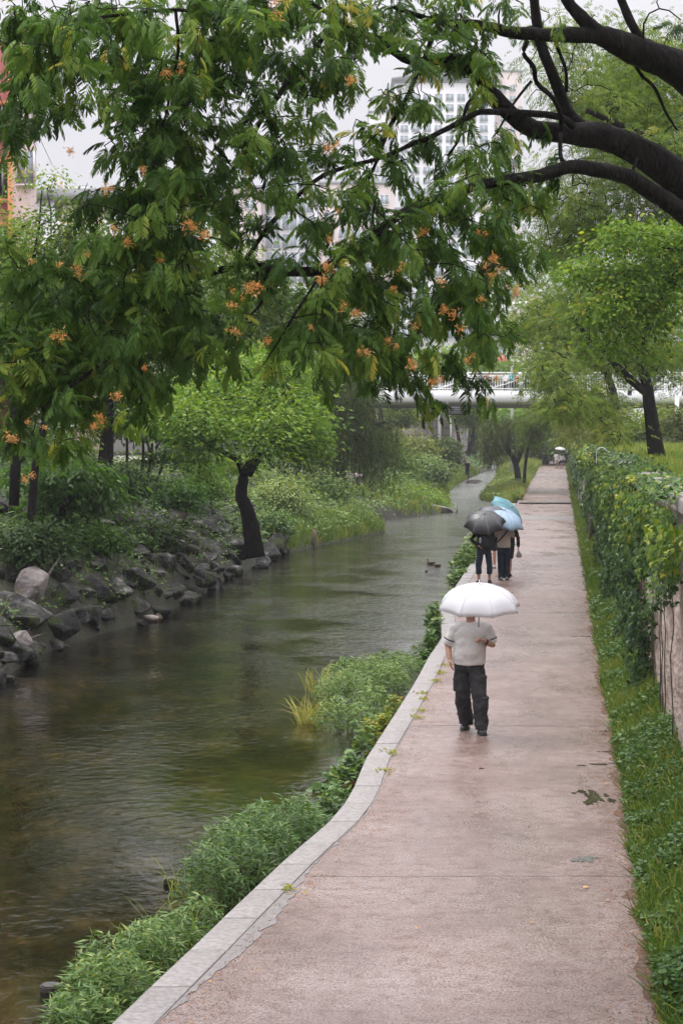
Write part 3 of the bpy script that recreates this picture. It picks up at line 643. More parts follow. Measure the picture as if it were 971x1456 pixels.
B('office_block', 'pinkish low block between the two pale towers behind the branches', 'building', 454, 560, 262, 400, 20, M_PINKB, (5, 3.4, 1.6, 1.8, 2.2, .6), wmat=M_PALEG)
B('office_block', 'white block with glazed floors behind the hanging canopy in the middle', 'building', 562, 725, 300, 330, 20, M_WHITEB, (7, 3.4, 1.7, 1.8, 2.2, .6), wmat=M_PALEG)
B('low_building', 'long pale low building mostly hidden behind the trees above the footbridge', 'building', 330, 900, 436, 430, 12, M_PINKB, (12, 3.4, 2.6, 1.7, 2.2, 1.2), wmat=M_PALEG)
# left: beige tower side, orange framed building, white low building
bt = B('beige_building', 'pale pinkish building with one tall sliding window at the upper left', 'building', 19, 55, 120, 76, 9, M_PINKB)
mb = MB(); xw, zt, zb_ = pxX(40, 76), pyZ(216, 76), pyZ(262, 76); mb.box((xw - .3, 75.9, zb_), (xw + .3, 75.96, zt)); w_ = mb.build('window', M_PALEG, bt)
mb = MB(); mb.box((xw - .36, 75.84, zb_), (xw - .3, 75.98, zt)); mb.box((xw + .3, 75.84, zb_), (xw + .36, 75.98, zt)); mb.box((xw - .03, 75.84, zb_), (xw + .03, 75.9, zt)); mb.box((xw - .36, 75.84, zb_ - .08), (xw + .36, 75.98, zb_)); mb.build('frame', M_WHITEM, w_)
ob = empty('orange_building', (pxX(0, 62), 62, 0), 'building with orange frames, pink panels and dark windows at the left edge', 'building')
mb = MB(); mb.add([(pxX(p_, y_), y_, z_) for z_ in (-1, pyZ(60, 62)) for p_, y_ in ((-120, 62), (18.5, 62), (18.5, 74), (-120, 74))], [(0, 1, 5, 4), (1, 2, 6, 5), (2, 3, 7, 6), (3, 0, 4, 7), (0, 3, 2, 1), (4, 5, 6, 7)]); mb.build('wall', M_PINK, ob)
for (a, b_) in ((150, 192), (232, 283), (322, 372)):
    mb = MB(); mb.box((pxX(-100, 62), 61.93, pyZ(b_, 62)), (pxX(15, 62), 61.98, pyZ(a, 62))); w_ = mb.build('window', M_DGLASS, ob)
    mb = MB()
    for q in (-90, -55, -20, 0, 8): mb.box((pxX(q, 62) - .025, 61.86, pyZ(b_, 62)), (pxX(q, 62) + .025, 61.92, pyZ(a, 62)))
    mb.build('mullion', M_STEEL, w_)
    mb = MB(); mb.box((pxX(-120, 62), 61.84, pyZ(b_ + 6, 62)), (pxX(15.4, 62), 61.92, pyZ(b_, 62))); mb.box((pxX(-120, 62), 61.84, pyZ(a, 62)), (pxX(15.4, 62), 61.92, pyZ(a - 5, 62))); mb.build('frame', M_ORANGE, ob)
mb = MB(); mb.box((pxX(15.6, 62), 61.8, 1), (pxX(20, 62), 62.2, pyZ(62, 62))); mb.build('corner_post', M_ORANGE, ob)
lb = B('flat_roof_house', 'low white flat-roofed house with roof railing and chimney at the upper left', 'house', 50, 138, 284, 112, 10, M_WHITEB)
mb = MB(); mb.box((pxX(80, 112), 113, pyZ(278, 112)), (pxX(88, 112), 113.6, pyZ(253, 112))); mb.build('chimney', M_PINKB, lb)
mb = MB()
for k in range(14): x = pxX(98 + k * 2.2, 112); mb.box((x - .02, 112.1, pyZ(279, 112)), (x + .02, 112.14, pyZ(263, 112)))
mb.box((pxX(97, 112), 112.09, pyZ(263.5, 112)), (pxX(128, 112), 112.15, pyZ(262.5, 112))); mb.build('roof_railing', M_WHITEM, lb)
B('flat_roof_house', 'cream house front with a dark window under the pale yellow-green tree at the left', 'house', 88, 150, 288, 100, 8, facade_material('cream_render', (.6, .5, .36)), (2, 3, 1.0, .9, 1.2, .4), wmat=M_DGLASS)
mb = MB(); pts = [at(73, 300, 100), at(69, 280, 100), at(68, 268, 100), at(70, 264, 100), at(73, 268, 100)]; mb.tube([Vector((pts[0].x, 100, 1))] + pts, .05, 6)
lp = empty('street_lamp', (pts[0].x, 100, 1), 'thin dark street lamp with a hooked head in front of the white low house', 'street lamp'); mb.build('pole', M_BLACKM, lp)
mb = MB(); mb.ball(at(73, 271, 100), (.16, .16, .12)); mb.build('lamp_head', M_STEEL, lp)
mb = MB(); mb.tube([at(54, 190, 76), at(75, 235, 95), at(100, 262, 111.9)], .012, 4); o = mb.build('overhead_cable', M_BLACKM); setp(o, 'thin slack cable running from the beige building down to the low white house', 'cable')

# ---- footbridge
BY = 125.0
br = empty('footbridge', (0, BY, 5.5), 'white railed bridge crossing stream and path behind the hanging leaves', 'bridge')
zt, zb_ = pyZ(555.5, BY), pyZ(575, BY); XA, XB = -26, 34
V = [];
for x in (XA, XB):
    for (y, z) in ((BY, zt), (BY, zt - .45), (BY + .03, zb_ + .2), (BY + .18, zb_ + .06), (BY + .6, zb_), (BY + 6.6, zb_), (BY + 7, zb_ + .3), (BY + 7.2, zt)): V.append((x, y, z))
F = [(i, (i + 1) % 8, 8 + (i + 1) % 8, 8 + i) for i in range(8)]
mesh('deck', V, [np.array(F)], M_WHITEM, br)
mb = MB(); mb.box((XA, BY + 1.3, zb_ - .18), (XB, BY + 1.8, zb_ - .003)); mb.box((XA, BY + 4.8, zb_ - .18), (XB, BY + 5.3, zb_ - .003)); mb.build('girder', M_STEEL, br)
zr = pyZ(530, BY)
for yy_ in (BY + .12, BY + 7.0):
    r_ = MB(); r_.tube([(XA, yy_, zr), (XB, yy_, zr)], .05, 6); r_.tube([(XA, yy_, zr - .14), (XB, yy_, zr - .14)], .025, 5); r_.tube([(XA, yy_, zt + .12), (XB, yy_, zt + .12)], .035, 5)
    x = XA
    while x < XB: r_.box((x - .014, yy_ - .014, zt + .12), (x + .014, yy_ + .014, zr - .14)); x += .165
    x = pxX(740, BY) - 3.4 * 10
    for k in range(19):                                       # bent decorative bar in every bay
        a = x + k * 3.4; r_.tube([(a + 3.4 * u, yy_ - .03, zt + .25 + .55 * abs(2 * u - 1) ** 1.5) for u in np.linspace(0, 1, 8)], .028, 5)
    ro = r_.build('railing', M_WHITEM, br)
    for k in range(19):
        a = x + k * 3.4; p_ = MB(); p_.box((a - .13, yy_ - .12, zt - .3), (a + .13, yy_ + .1, zr + .05)); p_.build('post', M_WHITEM, ro)
for (a, b_) in ((XA - .5, XA + 2.5), (XB - 13.0, XB - 10)):
    mb = MB(); mb.box((a, BY + .4, -.5), (b_, BY + 6.8, zb_ - .19)); mb.build('abutment', M_COPING, br)
sg = empty('sign_board', tuple(at(648, 585, BY - .4)), 'dark sign board hanging under the edge of the bridge deck', 'sign')
mb = MB(); a, b_ = at(633, 590, BY - .4), at(663, 578, BY - .4); mb.box((a.x, BY - .45, a.z), (b_.x, BY - .3, b_.z)); mb.build('panel', M_BLACKM, sg)
mb = MB()
for k in range(4): mb.box((a.x + .08, BY - .47, a.z + .1 + k * .11), (b_.x - .1 - .15 * (k % 2), BY - .455, a.z + .13 + k * .11))
mb.build('face_strip', M_STEEL, sg)
mb = MB(); mb.box((a.x + .1, BY - .4, b_.z), (a.x + .16, BY + .3, b_.z + .3)); mb.box((b_.x - .16, BY - .4, b_.z), (b_.x - .1, BY + .3, b_.z + .3)); mb.build('bracket', M_STEEL, sg)
# second deck further back with an arched cover
B2 = 172.0; r2 = empty('elevated_walkway', (0, B2, 9), 'white elevated walkway with a slim arched roof far behind the bridge', 'walkway')
mb = MB(); z = pyZ(466, B2); mb.box((pxX(560, B2), B2, z), (pxX(1060, B2), B2 + 3, z + .7)); mb.build('deck', M_WHITEM, r2)
mb = MB(); xs = np.linspace(pxX(600, B2), pxX(1040, B2), 18)
mb.tube([(x, B2 + 1.5, pyZ(444 - 14 * math.sin(math.pi * i / 17), B2)) for i, x in enumerate(xs)], .32, 6); mb.build('roof_tube', M_WHITEM, r2)
for x in xs[1::4]:
    mb = MB(); mb.tube([(x, B2 + 1.5, -1), (x, B2 + 1.5, pyZ(440, B2))], .14, 6); mb.build('column', M_WHITEM, r2)
# ramp brace right of the lawn tree
mb = MB(); mb.tube([at(935, 512, 120), at(962, 548, 120)], .16, 6); mb.tube([at(962, 548, 120), Vector((at(962, 548, 120).x, 120, 2.5))], .14, 6); mb.tube([at(935, 512, 120), at(905, 530, 121)], .12, 6)
o = mb.build('bridge_brace', M_WHITEM); setp(o, 'slanting white steel brace behind the trunk of the lawn tree', 'brace')
# revetment wall with stairs beyond the bridge
RY = 192.0
rv = empty('revetment_wall', (pxX(560, RY), RY, 3), 'tall pale block wall behind the bridge on the left bank', 'wall')
m, n, out = newmat('block_wall'); v = coords(n); bt_ = N(n, 'TexBrick', Scale=1.0)
mp = N(n, 'Mapping'); mp.inputs['Rotation'].default_value = (R(90), 0, 0); n.links.new(v, mp.inputs[0]); n.links.new(mp.outputs[0], bt_.inputs['Vector'])
bt_.inputs['Color1'].default_value = (.36, .30, .27, 1); bt_.inputs['Color2'].default_value = (.42, .36, .33, 1); bt_.inputs['Mortar'].default_value = (.14, .12, .11, 1)
bt_.inputs['Brick Width'].default_value = 1.3; bt_.inputs['Row Height'].default_value = .7; bt_.inputs['Mortar Size'].default_value = .035
p = N(n, 'BsdfPrincipled', Roughness=.85); n.links.new(bt_.outputs[0], p.inputs['Base Color']); n.links.new(p.outputs[0], out.inputs[0])
mb = MB(); mb.box((pxX(380, RY), RY, -1), (pxX(636, RY), RY + 2, pyZ(578, RY))); mb.build('wall_face', m, rv)
mb = MB(); mb.box((pxX(378, RY), RY - .15, pyZ(578, RY) + .003), (pxX(637, RY), RY + 2.1, pyZ(574, RY))); mb.build('coping', M_COPING, rv)
for k in range(5):
    x = pxX(400 + k * 53, RY); mb = MB(); mb.box((x - .25, RY - .25, -1), (x + .25, RY - .003, pyZ(579, RY))); mb.build('buttress', M_COPING, rv)
stp = empty('staircase', (pxX(648, RY), RY - 3, 3), 'concrete stairs with a white handrail climbing beside the block wall beyond the bridge', 'stairs')
x0, x1 = pxX(638, RY), pxX(661, RY); mb = MB()
for k in range(16): mb.box((x0, RY - 3.4 + k * .3, -1), (x1, RY - 3.1 + k * .3 - .003, 3.25 + k * .19))
mb.build('flight', M_COPING, stp)
mb = MB()
for x in (x0, x1): mb.tube([(x, RY - 3.3, 4.2), (x, RY + 1.3, 7.2)], .07, 6); mb.tube([(x, RY - 3.3, 3.2), (x, RY - 3.3, 4.2)], .05, 6); mb.tube([(x, RY + 1.2, 5.8), (x, RY + 1.2, 7.2)], .05, 6)
mb.build('handrail', M_WHITEM, stp)

# ================================================================== rocks
def rock_mesh(seed, cuts=9):
    g = np.random.default_rng(seed); bm = bmesh.new(); bmesh.ops.create_icosphere(bm, subdivisions=1, radius=1)
    P = unit(g.normal(size=(cuts + 8, 3))) * g.uniform(.72, 1.05, (cuts + 8, 1)); bm.clear()
    for p in P: bm.verts.new(p * (1, .85, .75))
    bmesh.ops.convex_hull(bm, input=bm.verts); bmesh.ops.bevel(bm, geom=list(bm.edges), offset=.07, segments=2, affect='EDGES', profile=.5)
    bmesh.ops.triangulate(bm, faces=bm.faces[:]); bmesh.ops.subdivide_edges(bm, edges=bm.edges[:], cuts=1)
    for v in bm.verts: v.co *= 1 + .07 * noise.noise(v.co * 2.3 + Vector((seed, 0, 0))) + .03 * noise.noise(v.co * 6)
    me = bpy.data.meshes.new('boulder'); bm.to_mesh(me); bm.free(); return me
ROCKS = [rock_mesh(s) for s in range(9)]
for i, me in enumerate(ROCKS): me.materials.append(M_ROCK)
ROCKS_P = []
for me in ROCKS[:4]: c = me.copy(); c.materials.clear(); c.materials.append(M_ROCK2); ROCKS_P.append(c)
def rock(x, y, z, s, label, group=None, pale=False, flat=(1, 1, 1)):
    me = rnd.choice(ROCKS_P if pale else ROCKS)
    o = bpy.data.objects.new('boulder', me); COL.objects.link(o); o.location = (x, y, z)
    o.scale = tuple(s * f * rnd.uniform(.8, 1.2) for f in flat); o.rotation_euler = (rnd.uniform(-.4, .4), rnd.uniform(-.4, .4), rnd.uniform(0, 6.3))
    return setp(o, label, 'rock', group)
used = []
def try_rock(Y, d, s, label, group, pale=False, tries=None):
    x = float(XL(Y)) - d; z = zland(x, Y) - s * .12
    for (a, b_, c) in used:
        if (a - x) ** 2 + (b_ - Y) ** 2 < ((c + s) * .52) ** 2: return None
    used.append((x, Y, s)); size = 'large' if s > .58 else 'mid-sized' if s > .4 else 'small'
    where = 'towards the left edge' if Y < 44 else 'below the thin-stemmed trees' if Y < 56 else 'around the foot of the curved trunk' if Y < 76 else 'past the curved trunk'
    label = size + ' ' + label + ', ' + where; return rock(x, Y, z + s * .12, s, label, group, pale, (1.1, 1, .85))
for k in range(700):
    Y = rnd.uniform(33, 73); d = abs(rnd.gauss(0, .8)) - .05
    try_rock(Y, d, rnd.uniform(.22, .78), 'dark angular boulder at the waterline', 'waterline boulders of the left bank')
n_w = len(used)
for k in range(520):
    Y = rnd.uniform(36, 76); d = rnd.uniform(1.4, 7.0)
    if nz(Y, d, 0, .35) < -.10: continue
    try_rock(Y, d, rnd.uniform(.22, .75), 'dark rock up the shady slope', 'rocks of the shady left slope')
for k in range(60):
    Y = rnd.uniform(76, 100); d = rnd.uniform(.2, 7)
    if len(used) > 175: break
    try_rock(Y, d, rnd.uniform(.25, .6), 'grey rock half buried in the green slope', 'rocks in the bright green slope', True)
for (px, py, Y, s, lab, pale) in [
    (250, 640 + 0, 66, .1, None, 0),
    (92, 0, 0, 0, None, 0)]: pass
for (px, py, s, lab, pale) in [
    (45, 880, .62, 'pale grey boulder at the left edge, largest of the waterline rocks there', True),
    (12, 868, .40, 'small pale rock beside the large pale boulder at the left edge', True),
    (25, 905, .36, 'rounded pale rock low at the left edge above the water', True),
    (165, 832, .60, 'smooth dark blue-grey boulder under the multi-stemmed tree', False),
    (250, 812, .42, 'tilted pale slab among the dark boulders', True),
    (248, 762, .5, 'upright pale block of rock halfway up the slope', True),
    (300, 750, .9, 'big dark angular rock left of the foot of the curved tree', False)]:
    c = gz(px, py, .15 if py > 800 else .8); rock(c.x, c.y, zland(c.x, c.y) + s * .35, s, lab, None, pale, (1, .9, 1))
for (px, py, s, lab) in [(608, 729, .62, 'flat grey boulder at the water, left of a matching one, under the grassy point'), (628, 729, .66, 'flat grey boulder at the tip of the grassy point, right of its twin'),
                         (498, 712, 1.0, 'large brown rock face rising left of the inlet'), (515, 735, .7, 'brown rock at the foot of the tall rock face by the inlet'), (482, 728, .6, 'pale rock left of the brown rock face by the inlet'),
                         (640, 676, .7, 'pale boulder beside the narrow channel under the round shrub'), (672, 675, .6, 'low pale rock where the channel narrows'), (692, 655, .8, 'distant grey rock on the bank left of the islet tree'), (575, 690, .6, 'dark rock in the green slope below the round shrub')]:
    zz_ = WZ if py > 720 else .3; c = gz(px, py, zz_); rock(c.x, c.y, max(min(zland(c.x, c.y), WZ + (2 if py < 720 else .1)), WZ) + s * .12, s, lab, None, True, (1.5, .9, .75))

# ================================================================== trees
def limbs_to_nodes(paths, step=.25):
    out_ = []
    for pts, rr in paths:
        for i in range(len(pts) - 1):
            a, b_ = np.array(pts[i], float), np.array(pts[i + 1], float); k = max(1, int(np.linalg.norm(b_ - a) / step))
            for q in range(k): u = q / k; p = a + (b_ - a) * u; out_.append((*p, rr[i] + (rr[i + 1] - rr[i]) * u))
        out_.append((*np.array(pts[-1], float), rr[-1]))
    return out_
def smooth_path(pts, rr, k=4):
    """Catmull-Rom through the given points"""
    P = [np.array(tuple(p), float) for p in pts]; P = [P[0] * 2 - P[1]] + P + [P[-1] * 2 - P[-2]]; o, ro = [], []
    for i in range(1, len(P) - 2):
        for q in range(k):
            t = q / k; a, b_, c, d = P[i - 1], P[i], P[i + 1], P[i + 2]
            o.append(.5 * ((2 * b_) + (-a + c) * t + (2 * a - 5 * b_ + 4 * c - d) * t * t + (-a + 3 * b_ - 3 * c + d) * t ** 3)); ro.append(rr[i - 1] + (rr[i] - rr[i - 1]) * t)
    o.append(P[-2]); ro.append(rr[-1]); return o, ro
def Bl(px, py, Y, rx, ry, ryd=None, w=1.0):
    """crown mass: centre seen at a photo pixel, at distance Y; radii in photo pixels there"""
    c = at(px, py, Y); k = Y / FPX; return (c.x, c.y, c.z, rx * k, (ryd or (rx + ry) / 2 * k), ry * k, w)
def tree(name, label, cat, base, paths, blobs, nclump, per, size, mat, tpl=T_LEAF, group=None, bark=None, cr=None, droop=.35, wid=1.0, tone=(.45, .2), twig=(.03, .01), sides=5, roll=.6, twigs=True, crown='crown', sun=.25):
    root = empty(name, base, label, cat, group)
    mb = MB(); sp_ = []
    for pts, rr in paths:
        o_, r_ = smooth_path(pts, rr); sp_.append((o_, r_)); mb.tube(o_, r_, 10, wob=.05)
    W = np.array([b_[6] * (b_[3] * b_[4] * b_[5]) ** (2 / 3) for b_ in blobs]); W /= W.sum(); C = []
    ks = rng.choice(len(blobs), int(nclump * 2.0), p=W)
    for k in ks:
        b_ = blobs[k]; v_ = unit(rng.normal(size=3)); r_ = rng.uniform(.15, 1) ** .45
        C.append(np.array(b_[:3]) + v_ * r_ * np.array(b_[3:6]))
    C = np.array(C); nv = np.array([nz(*c, .55) + .6 * nz(c[0], c[1], c[2] * 1.6, 1.3) for c in C]); C = C[np.argsort(-nv)[:nclump]]     # airy gaps between boughs
    if twigs: grow(mb, limbs_to_nodes(sp_, .4), C, twig[0], twig[1], sides)
    mb.build('trunk', bark or BARK, root, smooth=True)
    cr = cr or size * 4; Pn = len(C) * per
    off = rng.normal(0, 1, (Pn, 3)) * (cr * .5, cr * .5, cr * .28); cc = np.repeat(C, per, 0)
    P = cc + off; D = unit(off * (1, 1, .3)) + rng.normal(0, .35, (Pn, 3)); D[:, 2] -= droop
    ct = rng.normal(0, 1, len(C)) * .6
    tn = tone[0] + tone[1] * (np.repeat(ct, per) + .7 * rng.normal(0, 1, Pn)) + sun * (off[:, 2] / (cr * .28)) * .3  # sun: upper leaves of each clump coloured lighter, as if sunlit
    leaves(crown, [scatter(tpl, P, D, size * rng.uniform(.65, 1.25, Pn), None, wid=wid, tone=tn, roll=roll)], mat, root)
    return root
def willow(name, label, cat, base, paths, blobs, strands, length, mat, size=.14, tone=(.45, .2), step=.09, bark=None, group=None, wid=1.0, sway=.12):
    root = empty(name, base, label, cat, group); mb = MB(); sp_ = []
    for pts, rr in paths: o_, r_ = smooth_path(pts, rr); sp_.append((o_, r_)); mb.tube(o_, r_, 9, wob=.05)
    W = np.array([b_[6] * (b_[3] * b_[4] * b_[5]) ** (2 / 3) for b_ in blobs]); W /= W.sum(); starts = []
    for k in rng.choice(len(blobs), strands, p=W):
        b_ = blobs[k]; v_ = unit(rng.normal(size=3)); v_[2] = abs(v_[2]) * .9; starts.append(np.array(b_[:3]) + v_ * np.array(b_[3:6]) * rng.uniform(.4, 1))
    grow(mb, limbs_to_nodes(sp_, .4), starts[::3], .03, .012, 4)
    Ps, Ds, Ts = [], [], []
    for s_ in starts:
        ln = length * rng.uniform(.45, 1.2); k = int(ln / step); u = np.arange(k) / max(1, k); dx, dy = rng.normal(0, sway, 2)
        X = s_[0] + dx * np.sqrt(u) * ln; Yv = s_[1] + dy * np.sqrt(u) * ln; Z = s_[2] - u * ln + .1 * np.sin(u * 3)
        Z0 = np.maximum(Z, base[2] + .1); Ps.append(np.stack([X, Yv, Z0], 1) + rng.normal(0, .02, (k, 3))); Ds.append(np.stack([rng.normal(0, .45, k), rng.normal(0, .45, k), -np.ones(k)], 1))
        Ts.append(tone[0] + tone[1] * rng.normal(0, .8) + .1 * rng.normal(0, 1, k))
    mb.build('trunk', bark or BARK, root, smooth=True)
    P = np.concatenate(Ps); D = np.concatenate(Ds); T = np.concatenate(Ts)
    leaves('crown', [scatter(T_STRIP, P, D, size * rng.uniform(.7, 1.3, len(P)), rng.normal(size=(len(P), 3)), wid=wid, tone=T, roll=.1)], mat, root)
    return root
def Pt(px, py, Y): return tuple(at(px, py, Y))
def onbank(px, py, zguess=.5):
    c = gz(px, py, zguess)
    for _ in range(12): c = gz(px, py, zland(c.x, c.y))
    return c

# ---- the silk tree over the path: limbs read off the photograph, at their own distances
ft = empty('silk_tree', (5.7, 19.0, WT), 'dark-limbed silk tree leaning from the right, its ferny leaves filling the top of the view', 'tree')
def limb(seq):
    """(px, py, Y, width in px) -> smooth 3D limb"""
    return smooth_path([at(a, b_, c) for a, b_, c, d in seq], [d * c / FPX / 2 for a, b_, c, d in seq], 4)
LT = [([(5.9, 19.2, WT - .2), (5.7, 19.0, 4.2), (5.3, 18.8, 5.1), (4.7, 18.5, 5.6)], [.30, .27, .25, .22])]
LIMB = [
 [(1240, 380, 18.8, 66), (1090, 320, 18.4, 54), (971, 258, 18, 46), (909, 216, 17.8, 40), (852, 193, 17.6, 34), (801, 190, 17.4, 27), (749, 180, 17.2, 24), (708, 144, 17, 22), (687, 118, 17, 19), (651, 84, 16.8, 16), (600, 88, 16.6, 13), (574, 82, 16.5, 12), (538, 57, 16.4, 11), (507, 44, 16.3, 9), (470, 20, 16.2, 6)],
 [(1240, 420, 18.8, 50), (1080, 395, 18.2, 34), (971, 304, 17.6, 25), (935, 278, 17.5, 23), (893, 252, 17.3, 21), (852, 242, 17.1, 20), (811, 237, 17, 18), (767, 250, 16.9, 17), (720, 256, 16.6, 14), (677, 265, 16.4, 12), (641, 278, 16.2, 12), (600, 290, 16, 12), (559, 312, 15.8, 12), (510, 352, 15.6, 12), (470, 378, 15.5, 13), (444, 386, 15.4, 14), (400, 385, 15.4, 13), (353, 377, 15.4, 11), (320, 382, 15.4, 10), (273, 397, 15.4, 8), (225, 404, 15.3, 6), (180, 430, 15.2, 4)],
 [(1200, 300, 18.6, 60), (1060, 190, 18.2, 52), (971, 103, 17.6, 46), (923, 81, 17.4, 40), (881, 62, 17.2, 34), (851, 50, 17.1, 25), (831, 49, 17, 22), (784, 50, 16.9, 18), (728, 46, 16.8, 16), (703, 40, 16.7, 14), (667, 33, 16.6, 11), (620, 30, 16.5, 8), (560, 10, 16.3, 6)],
 [(860, 56, 17.1, 24), (831, 30, 17, 20), (806, 0, 17, 17), (790, -40, 17, 14)], [(914, 62, 17.3, 13), (898, 35, 17.3, 13), (883, 0, 17.3, 12), (875, -30, 17.3, 9)],
 [(840, 192, 17.6, 24), (826, 182, 17.6, 22), (806, 160, 17.6, 19), (795, 130, 17.6, 17), (780, 93, 17.5, 16), (768, 60, 17.5, 15), (760, 10, 17.5, 14), (757, -30, 17.5, 11)],
 [(815, 180, 17.3, 10), (790, 165, 17.2, 10), (728, 160, 17.0, 10), (695, 159, 16.8, 9), (677, 161, 16.7, 8), (641, 180, 16.6, 8), (605, 198, 16.4, 7), (590, 203, 16.4, 7), (562, 216, 16.3, 6), (533, 227, 16.2, 6), (497, 236, 16.1, 6), (459, 250, 16, 6), (430, 272, 15.9, 6), (413, 291, 15.8, 7), (385, 318, 15.7, 7), (366, 345, 15.6, 6), (348, 372, 15.5, 6)],
 [(612, 55, 16.6, 6), (607, 72, 16.5, 6), (586, 122, 16.4, 6), (572, 150, 16.4, 6), (554, 180, 16.3, 6), (537, 225, 16.2, 5), (525, 254, 16.1, 4)],
 [(480, 30, 16.2, 6), (462, 50, 16.1, 6), (443, 77, 16, 8), (425, 95, 15.9, 8), (407, 118, 15.8, 7), (395, 138, 15.7, 7), (381, 154, 15.6, 6), (360, 166, 15.5, 5), (340, 180, 15.4, 4), (318, 192, 15.4, 3)],
 [(392, 142, 15.7, 5), (376, 165, 15.6, 5), (362, 190, 15.5, 5), (350, 218, 15.4, 4), (330, 242, 15.4, 4), (318, 262, 15.4, 3)],
 [(797, 190, 17.3, 7), (797, 165, 17.2, 7), (786, 140, 17.1, 7), (763, 118, 17.1, 7), (758, 95, 17, 7), (744, 76, 17, 6), (750, 58, 17, 6)],
 [(797, 190, 17.2, 7), (796, 215, 17.1, 6), (800, 230, 17, 7), (812, 237, 17, 8)],
 [(805, 130, 17.5, 5), (804, 100, 17.4, 5), (795, 75, 17.4, 5), (788, 58, 17.3, 5)], [(688, 118, 17, 7), (676, 135, 16.9, 6), (664, 150, 16.8, 6), (657, 175, 16.7, 5), (651, 200, 16.6, 4), (636, 222, 16.6, 3)],
 [(755, 115, 17, 4), (735, 140, 17, 4), (722, 160, 16.9, 3), (706, 190, 16.9, 3)], [(893, 72, 17.4, 6), (910, 105, 17.5, 5), (930, 125, 17.6, 5), (946, 160, 17.8, 4), (962, 185, 17.9, 3)],
 [(677, 60, 16.8, 5), (672, 80, 16.7, 5), (660, 100, 16.6, 4)],
 [(330, 30, 15.2, 6), (300, 22, 15.1, 6), (250, 14, 15, 5), (180, 20, 14.8, 5), (100, 30, 14.6, 4)], [(470, 20, 16.2, 6), (400, -10, 15.8, 6), (330, 30, 15.2, 6)], [(250, 14, 15, 5), (254, 70, 15, 4), (242, 129, 15, 4), (234, 170, 15, 3), (206, 214, 15, 3)],
 [(273, 397, 15.4, 7), (230, 440, 15.2, 6), (190, 480, 15, 6), (154, 510, 14.9, 6), (120, 535, 14.8, 5), (93, 555, 14.7, 4), (60, 580, 14.6, 3)], [(353, 380, 15.4, 4), (380, 400, 15.3, 4), (372, 430, 15.3, 4), (350, 455, 15.2, 3), (335, 480, 15.2, 3)],
 [(455, 390, 15.4, 4), (440, 415, 15.3, 4), (420, 445, 15.2, 4), (400, 480, 15.2, 3), (380, 510, 15.2, 2)], [(893, 262, 17.3, 7), (900, 240, 17.3, 5), (906, 224, 17.3, 4)],
]
mb = MB(); paths = [smooth_path(*LT[0])] + [limb(s_) for s_ in LIMB]
LT2 = [[(4.7, 18.5, 5.6), tuple(at(1240, 380, 18.8))], [(5.3, 18.8, 5.1), tuple(at(1240, 420, 18.8))], [(4.7, 18.5, 5.6), tuple(at(1200, 300, 18.6))]]
for q in LT2: mb.tube([q[0], tuple((np.array(q[0]) + np.array(q[1])) / 2 + (0, 0, .05)), q[1]], [.22, .20, .19], 12, wob=.03)
for i, (o_, r_) in enumerate(paths): mb.tube(o_, np.array(r_) * (1.08 if i in (1, 2, 3) else 1), 12, wob=.05)
GRID = """
9 9 9 8 9 9 9 8 8 8 8 6 7 5 3 1 1 1 0 1
9 9 8 5 9 9 9 8 6 7 5 3 5 7 1 0 0 0 0 0
9 8 3 7 9 9 8 5 6 5 4 2 2 4 0 0 0 0 0 0
8 5 0 8 9 9 5 4 5 3 3 2 2 2 1 0 0 0 0 0
1 0 0 6 9 8 6 5 5 4 3 3 3 6 6 2 0 0 0 0
0 0 1 8 9 8 6 3 3 3 5 4 4 7 8 3 0 0 0 0
1 1 3 9 9 7 5 3 2 4 6 5 6 8 7 2 0 0 0 0
3 5 8 9 9 7 4 3 3 7 9 8 8 9 7 1 0 0 0 0
5 8 9 9 9 7 4 3 4 8 9 9 9 9 5 0 0 0 0 0
8 9 9 9 8 7 4 2 5 9 9 9 9 8 2 0 0 0 0 0
9 9 9 8 6 3 2 2 3 6 6 8 8 5 0 0 0 0 0 0
8 8 7 4 2 0 0 0 0 1 0 1 3 3 0 0 0 0 0 0
5 4 3 1 0 0 0 0 0 0 0 0 0 0 0 0 0 0 0 0"""
GRID = [[int(c) for c in l.split()] for l in GRID.strip().splitlines()]
CL = []
for r_, row in enumerate(GRID):
    for c_, d in enumerate(row):
        k = d * (.66 if d < 5 else .82); k = int(k) + (rnd.random() < k % 1)
        for _ in range(k):
            px = c_ * 50 + rnd.uniform(0, 50); py = r_ * 50 + rnd.uniform(0, 50) - 12; base = 15.2 + 1.6 * min(1, max(0, (px - 300) / 450))
            CL.append((at(px, py, base + rnd.gauss(0, .55)), d))
for _ in range(150): CL.append((at(rnd.uniform(-150, 1100), rnd.uniform(-260, -30), rnd.uniform(14.5, 18.5)), 8))    # crown above and beside the frame
for _ in range(70): CL.append((at(rnd.uniform(-220, -20), rnd.uniform(0, 620), rnd.uniform(14, 16)), 8))
nodes = limbs_to_nodes([(o_, r_) for o_, r_ in paths], .12)
ends = grow(mb, nodes, [tuple(c) for c, d in CL], .011, .0035, 4, wob=.2)
mb.build('trunk', BARK, ft, smooth=True)
fp = [[], [], [], []]
for (t, dirn) in ends:
    k = rnd.choice((8, 10, 11, 12, 14)); tn = rng.normal(0, .15) + (.18 if rnd.random() < .2 else 0)
    for q in range(k):
        th = rng.uniform(0, 2 * math.pi); out_ = np.array((math.cos(th), math.sin(th), 0)) * .9 + dirn * .6; out_[2] += rng.normal(-.38, .38)
        fp[rnd.randrange(4)].append((t - dirn * rng.uniform(0, .2) + rng.normal(0, .035, 3), out_, rng.uniform(.09, .175), .40 + tn + rng.normal(0, .14) + (.4 if rnd.random() < .025 else 0)))
parts_ = []
